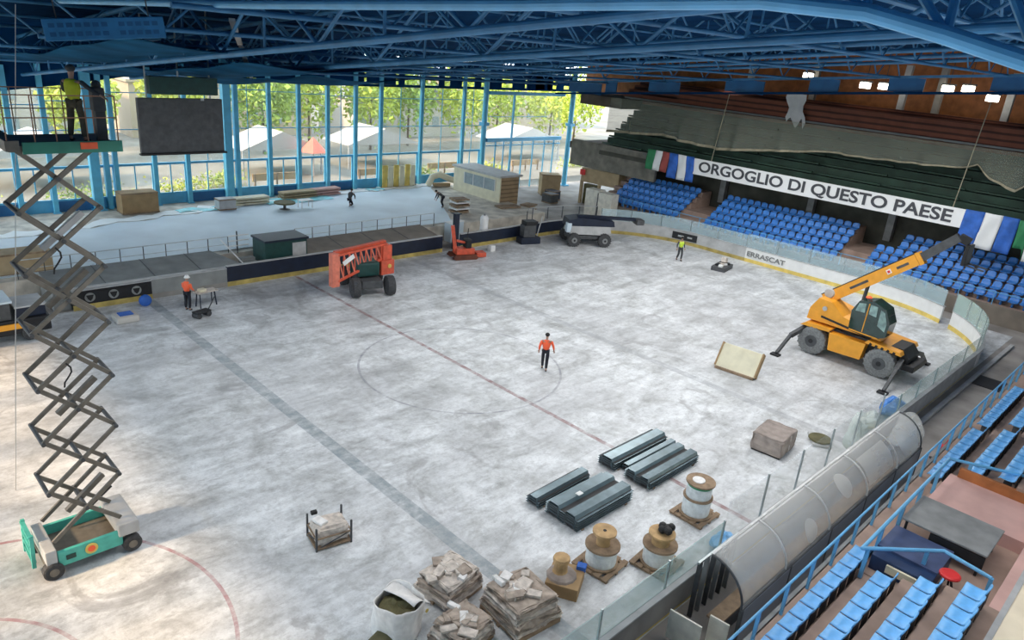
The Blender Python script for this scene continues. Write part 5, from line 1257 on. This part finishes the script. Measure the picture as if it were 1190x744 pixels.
for i, (x, y, h, r, m_) in enumerate(tl): tree(f'{ORD[i]} leafy tree seen outside through the glass wall, in planting order', x, y, h, r, m_, i+3)
for i, (x, y, w_) in enumerate([(-14, 36, 3.5), (-5, 35.5, 3), (2, 36, 2.5), (6, 38, 2), (24.5, 35.5, 2.6), (34, 35.5, 2.4), (49, 36, 3)]):
    Rr = random.Random(i+50); M = MB()
    for q in range(500):
        p = Vector((Rr.gauss(0, .45)*w_, Rr.gauss(0, .35), abs(Rr.gauss(.6, .35)))); d1 = Vector((Rr.uniform(-1, 1), Rr.uniform(-1, 1), Rr.uniform(-1, 1)))*.22; d2 = Vector((Rr.uniform(-1, 1), Rr.uniform(-1, 1), Rr.uniform(-1, 1)))*.22
        p.z = max(.1, p.z); M.bm.faces.new([M.bm.verts.new(p+Vector((x, y, .5))), M.bm.verts.new(p+d1+Vector((x, y, .5))), M.bm.verts.new(p+d2+Vector((x, y, .5)))])
    tag(M.build('shrub', ['leaf', 'leaf2', 'leaf3'][i % 3]), f'{ORD[i]} low shrub from the left outside the glass wall', 'shrub', 'shrubs outside the glass wall')
for i, (x, y) in enumerate([(10, 36.5), (20, 36), (29, 37), (40, 36)]):
    t = thing('outdoor_barrier', ['low orange barrier outside behind the timber stacks', 'low orange barrier outside behind the yellow panels', 'low orange barrier outside behind the cabin', 'orange barrier outside beyond the glazed corner'][i], 'barrier', (x, y, .5))
    MB().bb(-2.2, 2.2, 0, .1, .6, 1.2).build('board', 'wood', t)
    for s_ in (-2, 0, 2): MB().bar((s_, 0, 0), (s_, 0, 1.2), .12).build('post', 'oldwood', t)
t = thing('red_gazebo', 'small red pointed canopy outside behind the middle windows', 'canopy', (15.5, 40, .5)); MB().lathe((0, 0, 2.3), [(1.4, 0), (.05, 1.3)], 6).build('canopy_top', 'red_pale', t); MB().tube((0, 0, 0), (0, 0, 2.3), .08).build('pole', 'lgrey', t)

# hall shell out of view
tag(MB().bb(-30, 45, -31, -30.7, 0, 19).build('wall_near', 'grey'), kind=S_)
M = MB(); M.bb(-30.6, -30.3, -31, -12, 0, 19); M.bb(-30.6, -30.3, -12, 31, 10.6, 19)
for y in (-12, -9.4, -6.8, -4.2, -1.6, 1, 5, 9, 14, 20, 26): M.bb(-30.6, -30.2, y-.15, y+.15, 0, 10.6)  # unseen posts and bars added to break the sunlight into streaks
for z in (2.8, 5.2, 7.8): M.bb(-30.5, -30.3, -12, 31, z, z+.14)
tag(M.build('wall_end', 'steel_blue'), kind=S_)
